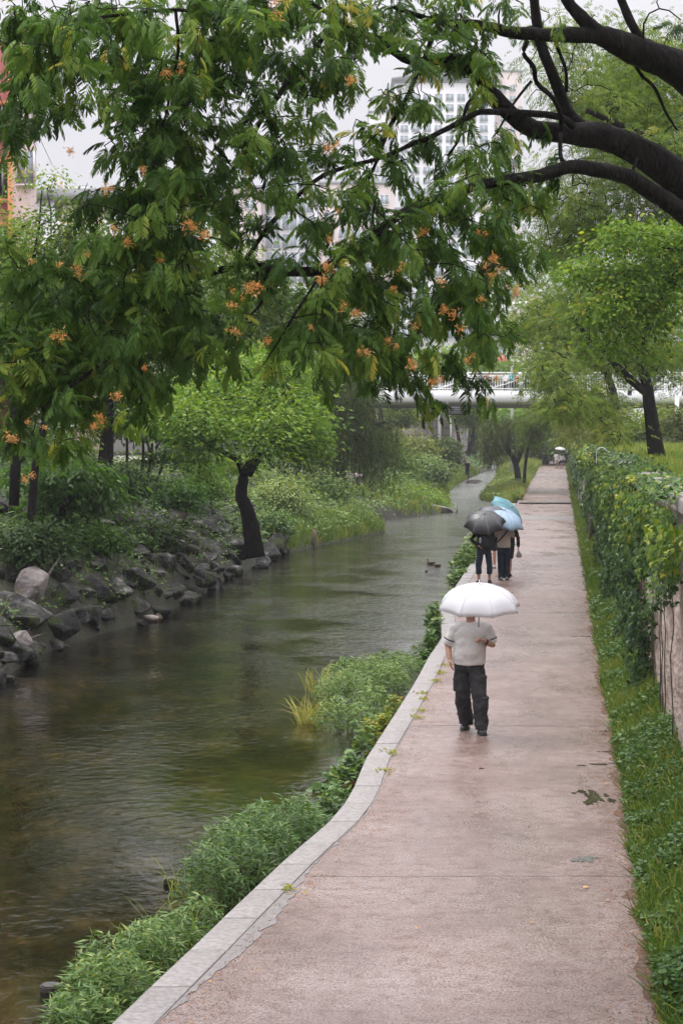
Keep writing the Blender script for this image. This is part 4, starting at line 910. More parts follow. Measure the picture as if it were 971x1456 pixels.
for k in range(4):
    a = fp[k]; parts_.append(scatter(T_FRONDS[k], [x[0] for x in a], [x[1] for x in a], [x[2] for x in a], None, tone=np.array([x[3] for x in a]), roll=.35))
leaves('crown', parts_, G_SILK, ft); print('fronds', sum(len(a) for a in fp))
# dried orange flower heads
FL = [(100, 215), (204, 243), (162, 325), (125, 362), (77, 479), (207, 523), (167, 563), (65, 607), (133, 607), (146, 600), (47, 676), (12, 620), (330, 413), (356, 413), (345, 425), (330, 470), (330, 433), (358, 405), (457, 398), (470, 383), (442, 465), (488, 437), (380, 485), (697, 367), (690, 378), (712, 385), (720, 405), (684, 425),
      (673, 505), (664, 512), (692, 535), (586, 522), (625, 543), (615, 545), (563, 492), (590, 465), (632, 440), (570, 375), (598, 372), (520, 500), (395, 25), (390, 5), (500, 115), (258, 90), (232, 105), (268, 320), (290, 335), (228, 370), (45, 370), (85, 375), (110, 380), (467, 212), (602, 330), (680, 330), (152, 270), (182, 345), (40, 600), (655, 468), (560, 410), (628, 400), (470, 340), (505, 445), (480, 300)]
def flower(px, py, Y):
    c = at(px, py, Y); k = rnd.randint(40, 70); D = unit(rng.normal(size=(k, 3))) + (0, 0, .1); sc_ = rng.uniform(.6, 1.3)
    P = np.array(c) + unit(rng.normal(size=(k, 3))) * rng.uniform(0, .045 * sc_, (k, 1)); 
    v, f, t = merged([scatter(T_STRIP, P, D, rng.uniform(.014, .036, k) * sc_, rng.normal(size=(k, 3)), wid=1.1, tone=rng.normal(rng.uniform(.25, .8), .2, k))])
    mesh('flower_head', v, f, G_FLOWER, ft, attr=t)
for (a, b_) in FL:
    base = 15.0 + 1.6 * min(1, max(0, (a - 300) / 450)); flower(a, b_, base - .75)
    if rnd.random() < .5: flower(a + rnd.uniform(-14, 14), b_ + rnd.uniform(-10, 12), base - .7)

# ---- trees on the right, above the wall
tree('silk_tree', 'silk tree standing on the lawn above the ivy wall, with dusty orange flower heads', 'tree', Pt(932, 652, 60),
     [([Pt(934, 656, 60), Pt(926, 600, 60), Pt(920, 555, 60), Pt(908, 500, 60)], [.27, .21, .18, .14]), ([Pt(920, 560, 60), Pt(885, 530, 59.5), Pt(860, 500, 59), Pt(828, 470, 59), Pt(812, 445, 59)], [.13, .12, .1, .09, .05]),
      ([Pt(908, 500, 60), Pt(880, 455, 60), Pt(850, 415, 60)], [.13, .1, .06]), ([Pt(908, 500, 60), Pt(930, 440, 60), Pt(950, 400, 60)], [.13, .1, .06])],
     [Bl(845, 575, 60, 45, 28, 1.2), Bl(785, 530, 58, 45, 36, 1.2), Bl(800, 575, 57, 28, 22, .8), Bl(945, 520, 61, 50, 34, 1.2), Bl(770, 470, 60, 60, 38, 1.4, 1.2), Bl(850, 480, 60, 60, 60, 1.6), Bl(900, 420, 61, 80, 60, 1.8), Bl(790, 410, 61, 60, 45, 1.5), Bl(868, 625, 58, 16, 16, .6, .5)],
     560, 15, .22, G_SILK2, T_FAR_FROND, cr=.7, droop=.15, tone=(.5, .24), twig=(.035, .012))
tree('silk_tree', 'large yellowish silk tree filling the upper right corner behind the dark limbs', 'tree', (12.0, 42, WT), [([(12, 42, WT - .1), (11.6, 42, 6), (10.4, 42, 9), (8.6, 42, 12)], [.3, .24, .18, .1]), ([(11.6, 42, 6), (9.4, 41, 8.4), (7, 41, 9.6), (5, 41, 10.5)], [.18, .13, .1, .05])],
     [Bl(860, 120, 42, 100, 75, 1.6), Bl(930, 210, 41, 80, 70, 1.5), Bl(800, 260, 43, 55, 60, 1.4, .8), Bl(775, 130, 43, 30, 60, 1.2, .7), Bl(960, 60, 41, 60, 80, 1.8), Bl(870, 300, 42, 90, 50, 1.6), Bl(790, 340, 44, 55, 35, 1.4), Bl(960, 330, 42, 60, 60, 1.6), Bl(1040, 200, 42, 70, 160, 1.8, .5), Bl(880, 200, 44, 110, 90, 1.8), Bl(820, 60, 44, 50, 40, 1.4, .7), Bl(930, 120, 46, 90, 90, 2)],
     1000, 16, .19, G_SILK2, T_FAR_FROND, cr=.65, droop=.15, tone=(.42, .26), twig=(.03, .01))
tree('broadleaf_tree', 'bright yellow-green broad-leaved tree leaning in at the right edge', 'tree', (9.2, 36, WT), [([(9.2, 36, WT - .1), (8.6, 36, 5.2), (7.6, 36, 6.4), (6.4, 36, 7.1), (5.4, 36, 7.3)], [.2, .16, .11, .07, .03]), ([(8.6, 36, 5.2), (8.0, 36.4, 7), (7.0, 36.4, 8.2)], [.12, .09, .04])],
     [Bl(905, 345, 36, 95, 26, 1.2), Bl(930, 400, 36, 80, 34, 1.2), Bl(950, 470, 36.5, 60, 40, 1.1), Bl(835, 385, 36.5, 40, 18, .9, .8), Bl(875, 440, 36, 60, 22, 1, .9), Bl(985, 380, 36, 60, 110, 1.3), Bl(860, 490, 36.5, 34, 16, .8, .4), Bl(940, 300, 36, 60, 22, 1, .6)],
     250, 46, .10, G_BRIGHT, T_LEAF, cr=.40, droop=.6, tone=(.42, .3), twig=(.02, .006), wid=1.2)
willow('willow', 'yellow-green willow curtain hanging beside the far end of the wall', 'tree', (pxX(862, 100), 100, WT), [([(pxX(880, 100), 100, WT), (pxX(870, 100), 100, 6), (pxX(845, 100), 100, 8)], [.25, .2, .1])],
     [Bl(830, 565, 100, 42, 25, 1.5), Bl(858, 590, 92, 30, 22, 1.3), Bl(805, 570, 108, 22, 18, 1.2)], 420, 2.6, G_WILLOW, .24, tone=(.85, .15), step=.12, wid=1.3, sway=.04)
for i, (px, py, Y, rx, ry, lab) in enumerate([(905, 600, 112, 45, 22, 'rounded green shrub along the back of the lawn, left of two'), (960, 603, 108, 40, 26, 'rounded grey-green shrub along the back of the lawn at the right edge'), (870, 612, 118, 30, 16, 'small shrub at the back of the lawn beside the willow')]):
    bz = lz(pxX(px, Y), Y)
    tree('shrub', lab, 'shrub', (pxX(px, Y), Y, bz), [([(pxX(px, Y), Y, bz), (pxX(px, Y), Y, bz + .8)], [.08, .05])], [Bl(px, py, Y, rx, ry, 1.3), Bl(px + 10, py + 8, Y, rx * .7, ry * .7, 1.2)], 120, 26, .24, G_WILLOW if i == 1 else G_SILK2, cr=.8, tone=(.6, .2))
# ---- islet and channel trees
willow('willow', 'small forked willow with a dark drooping crown on the grassy point beside the path', 'tree', Pt(737, 692, 138), [([Pt(738, 694, 138), Pt(733, 660, 138), Pt(722, 638, 138), Pt(712, 615, 138), Pt(705, 600, 138)], [.24, .2, .15, .1, .05]), ([Pt(733, 660, 138), Pt(742, 636, 138), Pt(742, 610, 138), Pt(745, 590, 138)], [.18, .14, .1, .05])],
     [Bl(708, 610, 138, 30, 22, 1.6), Bl(697, 625, 138, 20, 20, 1.2), Bl(735, 605, 138, 24, 18, 1.2, .5)], 520, 2.0, G_WILLOW, .26, tone=(.42, .2), step=.13, wid=1.3, sway=.06)
tree('silk_tree', 'small silk tree with reddish flower heads reaching over the path below the bridge', 'tree', Pt(744, 690, 134), [([Pt(744, 691, 134), Pt(748, 650, 134), Pt(757, 615, 134), Pt(770, 600, 134)], [.12, .1, .08, .04])],
     [Bl(752, 600, 134, 16, 20, 1.0), Bl(768, 598, 134, 16, 12, 1.0), Bl(757, 628, 134, 8, 12, .6, .6)], 70, 9, .45, G_SILK2, T_FAR_FROND, cr=.7, tone=(.4, .25), droop=.5)
for i, (px, py, top, lab) in enumerate([(650, 655, 596, 'slender young tree in front of the far stairs'), (664, 648, 590, 'slender leaning tree right of the far stairs')]):
    tree('young_tree', lab, 'tree', Pt(px, py, 175), [([Pt(px, py, 175), Pt(px + 2 + i * 6, (py + top) / 2, 175), Pt(px - 4 + i * 14, top, 175)], [.2, .16, .08])], [Bl(px + 5, top - 8, 175, 26, 16, 1.8), Bl(px + 18, top + 4, 175, 16, 10, 1.2, .5)], 90, 22, .3, G_SILK2, cr=1.0, tone=(.6, .25))
# ---- shrubs of the far left bank
for (px, py, Y, rx, ry, mat, tn, lab) in [
    (572, 632, 150, 46, 30, G_WILLOW, .75, 'broad olive-coloured shrub below the bridge on the left bank'), (627, 645, 160, 24, 24, G_DARK, .8, 'round dark shrub right of the olive shrub'), (600, 668, 138, 38, 18, G_WEED, .75, 'bright green bush leaning towards the channel'),
    (573, 585, 165, 20, 20, G_SILK2, .5, 'upright shrub in front of the block wall'), (540, 690, 118, 34, 22, G_WEED, .6, 'low green bush behind the inlet'), (555, 655, 132, 26, 22, G_MID, .6, 'mid green bush behind the low inlet bush'),
    (585, 712, 108, 44, 15, G_MID, .75, 'low dense bush over the water of the inlet, beside the two flat boulders'), (438, 742, 82, 45, 20, G_WEED, .8, 'sprawling bright bush on the bank right of the curved tree'), (400, 708, 78, 32, 26, G_WEED, .85, 'lush bright bush on the slope right of the curved tree'), (452, 700, 88, 34, 24, G_WEED, .7, 'leafy bush under the dark willow')]:
    c = at(px, py + ry, Y); zb0 = zland(c.x, c.y); c.z = min(c.z, zb0)
    tree('bush', lab, 'bush', tuple(c), [([tuple(c), (c.x, c.y, c.z + .7)], [.06, .04])], [Bl(px, py, Y, rx, ry, 1.6), Bl(px - rx * .5, py + ry * .4, Y, rx * .55, ry * .6, 1.2, .7), Bl(px + rx * .5, py + ry * .45, Y, rx * .55, ry * .55, 1.2, .7)], 170, 26, .15 * Y / 100 + .05, mat, cr=.8, tone=(tn, .2))
willow('willow', 'dark drooping willow over the inlet, its branches reaching right above the water', 'tree', Pt(492, 720, 92), [([Pt(490, 722, 92), Pt(484, 670, 92), Pt(478, 610, 92), Pt(470, 560, 92)], [.3, .24, .18, .1]), ([Pt(484, 650, 92), Pt(520, 610, 91), Pt(548, 600, 91)], [.14, .1, .05]), ([Pt(480, 630, 92), Pt(450, 590, 92), Pt(430, 560, 92)], [.14, .1, .05])],
     [Bl(470, 560, 92, 60, 40, 2.2), Bl(535, 612, 91, 38, 22, 1.5, 1.0), Bl(450, 605, 90, 50, 30, 1.8), Bl(500, 590, 92, 45, 30, 1.8), Bl(500, 540, 95, 50, 25, 1.8)], 1900, 2.7, G_WILLOW, .19, tone=(.14, .16), step=.10, wid=1.0, sway=.1)
# ---- left bank trees
c0 = onbank(357, 776)
tree('leaning_tree', 'curved dark trunk with layered bright leaves leaning on the boulders of the left bank', 'tree', tuple(c0), [([tuple(c0 + Vector((.1, 0, -.3))), Pt(356, 745, c0.y), Pt(350, 722, c0.y), Pt(343, 703, c0.y), Pt(346, 684, c0.y), Pt(345, 668, c0.y), Pt(332, 648, c0.y)], [.28, .21, .18, .16, .14, .10, .05]),
     ([Pt(350, 675, c0.y), Pt(362, 655, c0.y), Pt(378, 635, c0.y), Pt(385, 600, c0.y)], [.17, .15, .12, .06]), ([Pt(335, 652, c0.y), Pt(318, 643, c0.y), Pt(305, 640, c0.y)], [.08, .06, .03])],
     [Bl(335, 595, c0.y + 0.6, 60, 30, 1.6), Bl(350, 632, c0.y + -1.4, 46, 16, .9, 1.4), Bl(385, 625, c0.y + -0.9, 34, 22, .9, 1.2), Bl(310, 615, c0.y + -1.4, 40, 20, 1, 1.2), Bl(405, 595, c0.y + 0.6, 42, 36, 1.4), Bl(432, 635, c0.y + 0.6, 18, 22, .8, .7), Bl(290, 625, c0.y + -1.4, 40, 22, 1.0), Bl(300, 560, c0.y + 0.6, 60, 28, 1.6), Bl(360, 540, c0.y + 1.6, 70, 26, 1.7), Bl(260, 595, c0.y + -1.4, 50, 24, 1.3, .8), Bl(380, 520, c0.y + 2.6, 60, 24, 1.7), Bl(330, 620, c0.y + -0.4, 38, 14, 1.2, .7), Bl(420, 600, c0.y + 0.6, 24, 16, 1, .6), Bl(375, 610, c0.y - .8, 40, 24, .7, 1.5), Bl(325, 640, c0.y - .8, 26, 14, .6, 1.2)],
     700, 30, .15, G_MID, T_LEAF, cr=.75, droop=.35, tone=(.66, .24), wid=1.0, twig=(.035, .01), sun=.35)
c0 = onbank(185, 790)
tree('clump_tree', 'cluster of thin leaning stems with drooping leaves on the shady rocks', 'tree', tuple(c0), [([tuple(c0 + Vector((k * .16, 0, -.1))), Pt(192 + k * 5 + dx, 720, c0.y), Pt(198 + k * 9 + dx * 2, 650, c0.y), Pt(200 + k * 18, 590, c0.y)], [.075, .06, .05, .03]) for k, dx in ((-1, -4), (0, 3), (1, 4), (2, 9), (-.4, 10))],
     [Bl(200, 590, c0.y, 90, 34, 1.8), Bl(150, 620, c0.y, 60, 30, 1.6), Bl(250, 610, c0.y, 50, 30, 1.4), Bl(120, 670, c0.y - 1, 45, 30, 1.2, .6), Bl(220, 560, c0.y, 80, 30, 1.6)], 330, 26, .19, G_MID, T_OVAL, bark=BARK2, cr=.6, droop=.8, tone=(.42, .22), wid=.8)
c2 = onbank(70, 850)
tree('overhanging_tree', 'tall dark leafy tree arching over the stream behind the ferny canopy', 'tree', (-6.9, 44, 1.5), [([(-6.9, 44, 1.0), (-6.7, 44, 3.5), (-6.0, 44, 5.5), (-5.2, 44, 7.5)], [.10, .09, .08, .05]), ([(-6.6, 44, 4.2), (-5.0, 43.5, 5.8), (-3.4, 43, 6.4), (-1.6, 43, 6.3)], [.07, .06, .05, .03])],
     [Bl(110, 460, 44, 110, 70, 2), Bl(220, 400, 43, 90, 60, 2), Bl(310, 450, 43, 80, 36, 2), Bl(400, 455, 42, 50, 26, 1.8, .8), Bl(120, 350, 45, 80, 60, 2), Bl(230, 320, 45, 60, 60, 2, .8), Bl(350, 420, 40, 60, 24, 2), Bl(200, 500, 42, 90, 30, 2)],
     620, 26, .15, G_DARK, T_OVAL, cr=.6, droop=.5, tone=(.75, .25), wid=.8)
tree('understory_tree', 'leafy low tree with big pale-edged leaves above the rocks at the left', 'tree', tuple(onbank(100, 790)), [([tuple(onbank(100, 790)), Pt(88, 740, 47), Pt(100, 690, 47), Pt(80, 650, 47)], [.1, .08, .06, .03])],
     [Bl(95, 690, 46.5, 60, 34, 1.2), Bl(40, 680, 46.5, 50, 30, 1.2), Bl(150, 700, 47, 40, 30, 1.1, .6), Bl(60, 740, 46, 40, 20, 1, .4)], 190, 22, .20, G_MID, T_OVAL, cr=.55, droop=.7, tone=(.15, .22), wid=.7)
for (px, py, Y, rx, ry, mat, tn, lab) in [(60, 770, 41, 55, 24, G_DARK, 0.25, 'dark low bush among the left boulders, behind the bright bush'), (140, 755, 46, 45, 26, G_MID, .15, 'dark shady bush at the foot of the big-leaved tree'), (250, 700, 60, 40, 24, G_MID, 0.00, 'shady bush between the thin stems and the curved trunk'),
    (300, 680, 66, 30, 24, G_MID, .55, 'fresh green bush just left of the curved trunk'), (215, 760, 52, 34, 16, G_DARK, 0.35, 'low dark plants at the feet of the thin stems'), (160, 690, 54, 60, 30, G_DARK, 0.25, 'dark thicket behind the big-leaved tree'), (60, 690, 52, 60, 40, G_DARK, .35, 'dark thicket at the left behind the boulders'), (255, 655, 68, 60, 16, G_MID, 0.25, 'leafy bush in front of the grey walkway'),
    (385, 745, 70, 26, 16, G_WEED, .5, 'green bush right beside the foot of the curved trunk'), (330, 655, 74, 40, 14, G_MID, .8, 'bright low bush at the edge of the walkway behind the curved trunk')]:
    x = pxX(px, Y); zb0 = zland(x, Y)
    tree('bush', lab, 'bush', (x, Y, zb0), [([(x, Y, zb0 - .1), (x, Y, zb0 + .7)], [.05, .03])], [Bl(px, py, Y, rx, ry, .9), Bl(px - rx * .5, py + ry * .5, Y, rx * .5, ry * .6, .8, .7), Bl(px + rx * .5, py + ry * .5, Y, rx * .5, ry * .6, .8, .7)], 120, 24, .12, mat, T_OVAL, cr=.45, tone=(tn, .22), wid=.9)  # low tn values put the shade under the trees into leaf colour
c1 = onbank(15, 835)
tree('bush', 'bright fresh green bush at the left edge above the pale boulders', 'bush', tuple(c1), [([tuple(c1), tuple(c1 + Vector((0, 0, .8)))], [.05, .03])], [Bl(15, 770, c1.y, 42, 45, .8), Bl(5, 815, c1.y, 45, 28, .8), Bl(35, 735, c1.y, 20, 22, .5, .6)], 150, 24, .10, G_WEED, T_OVAL, cr=.35, tone=(.62, .2), wid=1.1)
tree('pale_tree', 'light yellow-green tree in front of the houses at the upper left', 'tree', (pxX(40, 44), 44, 2.4), [([(pxX(20, 44), 44, 2.3), Pt(30, 520, 44), Pt(40, 420, 44), Pt(55, 330, 44), Pt(60, 270, 44)], [.12, .09, .06, .03, .01]), ([Pt(35, 470, 44), Pt(90, 380, 44), Pt(110, 300, 44), Pt(125, 260, 44)], [.06, .035, .02, .006]), ([Pt(35, 470, 44), Pt(0, 380, 44), Pt(-20, 280, 44)], [.06, .035, .015])],
     [Bl(40, 400, 44, 70, 50, 1.2), Bl(110, 345, 44, 55, 40, 1.1, .8), Bl(30, 330, 44, 50, 35, 1.1, .9), Bl(10, 250, 44, 24, 40, .8, .5), Bl(85, 290, 44, 40, 28, .9, .35), Bl(70, 255, 44, 24, 16, .6, .25), Bl(135, 400, 45, 50, 40, 1.2), Bl(100, 450, 45, 100, 50, 1.5)], 300, 26, .095, G_BRIGHT, T_LEAF, cr=.42, droop=.5, tone=(.55, .25), wid=1.1, twig=(.015, .004))
# deeper screens of trees, each with its own trunk
for (px, Y, base_y, blobs_, mat, tn, lab) in [
    (150, 66, 2.6, [(150, 500, 130, 70), (60, 560, 90, 60), (230, 560, 80, 40), (190, 400, 100, 80), (250, 330, 70, 60), (250, 460, 90, 70)], G_MID, .3, 'dark dense tree on the left bank walkway behind the hanging leaves'),
    (20, 60, 2.5, [(0, 520, 70, 90), (30, 620, 60, 40), (20, 400, 60, 60)], G_MID, .5, 'tall leafy tree at the left edge behind the orange building corner'),
    (300, 88, 2.5, [(290, 480, 110, 60), (380, 500, 60, 60), (260, 560, 90, 40), (300, 400, 80, 60), (400, 560, 60, 40)], G_MID, .75, 'mid green tree on the far side of the left walkway'),
    (430, 112, 2.4, [(430, 470, 90, 70), (400, 560, 60, 50), (480, 520, 60, 60)], G_DARK, .75, 'grey-green tree left of the bridge behind the willow'),
    (370, 140, 2.6, [(340, 440, 90, 55), (300, 500, 70, 50)], G_MID, .65, 'pale green distant tree between the left tree and the offices'),
    (540, 160, 3.0, [(530, 520, 50, 40), (560, 545, 30, 20)], G_DARK, .8, 'greyish tree rising behind the bridge deck'),
    (700, 190, 4.0, [(700, 530, 34, 20), (640, 520, 40, 24)], G_MID, .75, 'round tree behind the bridge railing near the red parasol'),
    (800, 165, 3.2, [(810, 460, 60, 50), (860, 520, 50, 40), (780, 520, 40, 24)], G_SILK2, .5, 'hazy tree behind the bridge on the right bank'),
    (930, 150, 3.2, [(930, 470, 80, 70), (960, 540, 60, 50)], G_MID, .7, 'broad hazy tree behind the lawn on the right')]:
    x = pxX(px, Y)
    tree('bank_tree', lab, 'tree', (x, Y, base_y), [([(x, Y, base_y - .3), (x + .1, Y, base_y + 2), tuple(at(blobs_[0][0], blobs_[0][1], Y))], [.28, .2, .08])], [Bl(a, b_, Y, c_, d_, max(1.5, c_ * Y / FPX * .7)) for a, b_, c_, d_ in blobs_],
         430, 26, .10 + .0016 * Y, mat, cr=.5 + Y * .009, tone=(tn, .22), droop=.35)
for (px, top, Y, rx, ry, mat, tn, lab) in [(775, 598, 232, 34, 26, G_DARK, .9, 'misty tree group closing the view at the end of the path'), (735, 590, 238, 40, 30, G_MID, .6, 'misty tree left of the end of the path'), (695, 600, 226, 40, 22, G_MID, .7, 'misty low trees beyond the islet'), (808, 588, 225, 26, 30, G_MID, .7, 'misty tree right of the end of the path'), (765, 572, 246, 60, 36, G_DARK, .9, 'tall misty trees far beyond the bridge'), (655, 596, 224, 46, 22, G_MID, .6, 'misty trees beyond the far stairs')]:
    x = pxX(px, Y); tree('misty_tree', lab, 'tree', (x, Y, .5), [([(x, Y, 0), tuple(at(px, top, Y))], [.4, .2])], [Bl(px, top, Y, rx, ry, 3), Bl(px, top + ry * .9, Y, rx * .8, ry, 3)], 240, 26, .55, mat, cr=1.9, tone=(tn, .2), twigs=False)

# ================================================================== plants at the kerb
def mound(label, spots, leaf, count, mat, tpl=T_NARROW, name='leafy_plant', tone=(.45, .18), stems=None, group='leafy plants growing out of the water along the kerb', wid=1.0, up=.15):
    """spots: (x, y, radius, height) standing on the stream bed beside the kerb"""
    root = empty(name, (spots[0][0], spots[0][1], WZ), label, 'plant', group); W = np.array([s_[2] ** 2 for s_ in spots]); W /= W.sum()
    ks = rng.choice(len(spots), count, p=W); P = []; st = MB()
    for k in ks:
        x, y, r_, h = spots[k]; a = rng.uniform(0, 6.283); q = math.sqrt(rng.random()); rx = r_ * q
        hh = h * math.sqrt(max(0, 1 - q * q * .92)) * (1 + .35 * nz(x + rx * math.cos(a), y + rx * math.sin(a), 1, 3.5)); P.append((x + rx * math.cos(a), y + rx * math.sin(a), WZ - .02 + hh * (rng.random() ** .55)))
    P = np.array(P); kx = np.array([float(XK(y)) - .02 for y in P[:, 1]]); over = (P[:, 0] > kx) & (P[:, 2] < .03); P[over, 0] = kx[over] - rng.random(over.sum()) * .1
    P[:, 0] = np.minimum(P[:, 0], kx + .10 * rng.random(len(P)))
    th = rng.uniform(0, 6.283, count); D = np.stack([np.cos(th), np.sin(th), rng.normal(up, .35, count)], 1)
    hgt = (P[:, 2] - WZ) / max(s_[3] for s_ in spots)
    for k in range(stems or int(count / 45)):
        p_ = P[rng.integers(len(P))]; s_ = np.array(p_) + rng.normal(0, .12, 3); s_[2] = WZ - .1; st.tube([s_, (s_ + p_) / 2 + rng.normal(0, .03, 3), p_], [.006, .005, .003], 3, cap=False, tone=.2)
    sV = np.concatenate(st.V); sF = np.concatenate(st.F[4]); sF = np.concatenate([sF[:, :3], sF[:, [0, 2, 3]]])
    leaves('foliage', [(sV, sF, np.concatenate(st.T)), scatter(tpl, P, D, leaf * rng.uniform(.6, 1.3, count), None, wid=wid, tone=tone[0] + tone[1] * rng.normal(0, 1, count) + .18 * (hgt - .5), roll=.5)], mat, root)
    return root
def bedspot(px, py, r_, h): c = gz(px, py, WZ); return (min(c.x, float(XK(c.y)) - .12), c.y, r_, h)
mound('leafy plant mound nearest the camera, beside the round dark stump', [bedspot(130, 1440, .30, .42), bedspot(180, 1445, .33, .5), bedspot(150, 1395, .28, .38), bedspot(215, 1390, .30, .5), bedspot(245, 1365, .28, .46), bedspot(285, 1335, .24, .42), bedspot(205, 1350, .22, .30), bedspot(120, 1475, .3, .4)], .098, 5600, G_WEED, tone=(.62, .22))
mound('dense dark green plant mound with narrow leaves behind the square stump', [bedspot(300, 1285, .30, .62), bedspot(335, 1265, .34, .7), bedspot(375, 1245, .36, .72), bedspot(415, 1215, .34, .62), bedspot(440, 1195, .26, .46), bedspot(330, 1225, .3, .5), bedspot(375, 1205, .3, .5)], .105, 6000, G_WEED, tone=(.45, .24))
mound('thin low weeds along the kerb between the two dark plant mounds', [bedspot(465, 1165, .16, .36), bedspot(485, 1145, .12, .34), bedspot(440, 1185, .15, .3)], .09, 380, G_WEED, T_OVAL, tone=(.55, .2))
mound('small broad-leaved plant at the bend of the kerb', [bedspot(500, 1100, .14, .42), bedspot(485, 1110, .16, .22), bedspot(515, 1080, .14, .45), bedspot(460, 1125, .1, .12)], .12, 300, G_WEED, T_OVAL, tone=(.5, .22))
mound('broad pale green plant mound spreading from the kerb left of the walking man', [bedspot(478, 1035, .34, .50), bedspot(505, 1040, .36, .55), bedspot(535, 1020, .36, .5), bedspot(490, 1000, .5, .6), bedspot(550, 985, .42, .5), bedspot(530, 975, .55, .55), bedspot(580, 960, .4, .42), bedspot(500, 965, .5, .4), bedspot(560, 950, .5, .35), bedspot(600, 930, .25, .3)], .11, 7500, G_WEED, tone=(.7, .22))
mound('yellowish weeds at the foot of the pale plant mound beside the kerb joints', [bedspot(525, 1070, .18, .5), bedspot(545, 1050, .2, .52), bedspot(560, 1030, .16, .45)], .085, 900, G_GRASS, T_OVAL, tone=(.72, .16))
mound('bushy green weeds between kerb and water right beside the walking man', [bedspot(612, 930, .14, .6), bedspot(620, 915, .16, .62), bedspot(630, 900, .2, .62), bedspot(640, 885, .2, .5), bedspot(606, 945, .12, .3)], .13, 900, G_WEED, T_OVAL, tone=(.5, .22))
mound('low green plants at the water beside the feet of the waiting group', [bedspot(664, 850, .2, .3), bedspot(660, 835, .35, .6), bedspot(668, 820, .5, .9), bedspot(676, 805, .5, 1.0), bedspot(684, 790, .45, .8), bedspot(655, 860, .2, .3), bedspot(700, 775, .4, .6)], .15, 2600, G_WEED, T_OVAL, tone=(.66, .2))
def grass_tuft(label, px, py, n_, h, tone, spread=.15, w=.03, group='grass tufts standing in the shallow water'):
    c = gz(px, py, WZ); P = np.stack([c.x + rng.normal(0, spread, n_), c.y + rng.normal(0, spread, n_), np.full(n_, WZ - .03)], 1); th = rng.uniform(0, 6.28, n_)
    D = np.stack([np.cos(th) * .8, np.sin(th) * .8, rng.uniform(.4, 1.4, n_)], 1); t = np.array([(0, .5, 0), (0, -.5, 0), (.5, .4, .12), (.5, -.4, .12), (.85, .25, .05), (.85, -.25, .05), (1.1, 0, -.15)]); f = np.array([(0, 1, 3), (0, 3, 2), (2, 3, 5), (2, 5, 4), (4, 5, 6)])
    v, f_, t_ = scatter((t, f), P, D, h * rng.uniform(.5, 1.2, n_), None, wid=w, tone=tone, roll=.3); o = mesh('grass_tuft', v, f_, G_GRASS, attr=t_); return setp(o, label, 'grass', group)
grass_tuft('pale dry grass tuft arching over the water left of the broad plant mound', 440, 1028, 90, .5, rng.uniform(.8, 1, 90), .1)
grass_tuft('pale grass tuft leaning out above the broad plant mound', 455, 985, 60, .55, rng.uniform(.7, 1, 60), .1)
grass_tuft('thin upright grass rising from the nearest plant mound, by the square stump', 240, 1345, 60, .5, rng.uniform(.45, .8, 60), .2, .02)
grass_tuft('thin grass blades around the square stump in the water', 262, 1275, 40, .45, rng.uniform(.6, .9, 40), .12, .02)
grass_tuft('reddish-green grass tuft hanging among the waterline boulders at the left', 78, 905, 120, .7, rng.uniform(.5, .95, 120), .15, .05)
for (px, py) in [(634, 946), (628, 957), (620, 968), (601, 994), (597, 1010), (593, 1020), (556, 1070), (549, 1095), (600, 986), (412, 1263)]:
    c = gz(px, py, .01); k = 26; P = np.stack([c.x + rng.normal(0, .05, k), c.y + rng.normal(0, .09, k), np.full(k, .012)], 1); th = rng.uniform(0, 6.28, k)
    v, f_, t_ = scatter(T_OVAL, P, np.stack([np.cos(th), np.sin(th), rng.uniform(.1, .7, k)], 1), rng.uniform(.03, .07, k), tone=rng.uniform(.7, 1, k)); o = mesh('crack_weed', v, f_, G_GRASS, attr=t_)
    setp(o, 'tiny yellow weed sprouting from the joint between kerb and red path', 'weed', 'weeds in the kerb joint')
# ================================================================== small things in the water
def stump(label, px, py, r_, h, rz, square=False, group=None):
    c = gz(px, py, WZ); bm = bmesh.new()
    bmesh.ops.create_cone(bm, cap_ends=True, segments=4 if square else 14, radius1=r_ * 1.05, radius2=r_, depth=h + .1, matrix=Matrix.Translation((0, 0, (h - .1) / 2)) @ Matrix.Rotation(rz, 4, 'Z'))
    bmesh.ops.bevel(bm, geom=[e for e in bm.edges], offset=.012, segments=2, affect='EDGES')
    for v in bm.verts: v.co += Vector((nz(v.co.x, v.co.y, v.co.z, 9), nz(v.co.y, v.co.z, v.co.x, 9), .4 * nz(v.co.z, v.co.x, 1, 9))) * .012
    me = bpy.data.meshes.new('wooden_stump'); bm.to_mesh(me); bm.free(); me.materials.append(M_WETWOOD)
    o = bpy.data.objects.new('wooden_stump', me); COL.objects.link(o); o.location = (c.x, c.y, WZ); return setp(o, label, 'stump', group)
M_WETWOOD = noisy('wet_dark_wood', [(.3, (.012, .010, .008)), (.7, (.05, .042, .035))], scale=12, rough=.35, bump=.8, bdist=.01, stretch=(1, 1, .3), spec=.6)
M_OLDWOOD = noisy('weathered_wood', [(.3, (.06, .045, .035)), (.7, (.20, .16, .13))], scale=10, rough=.8, bump=.8, bdist=.01, stretch=(1, 1, .2))
stump('round cut stump standing in the water at the bottom left, left of the nearest plants', 73, 1408, .085, .05, .3)
stump('square dark stump in the water between the two big plant mounds', 242, 1256, .085, .06, .9, True)
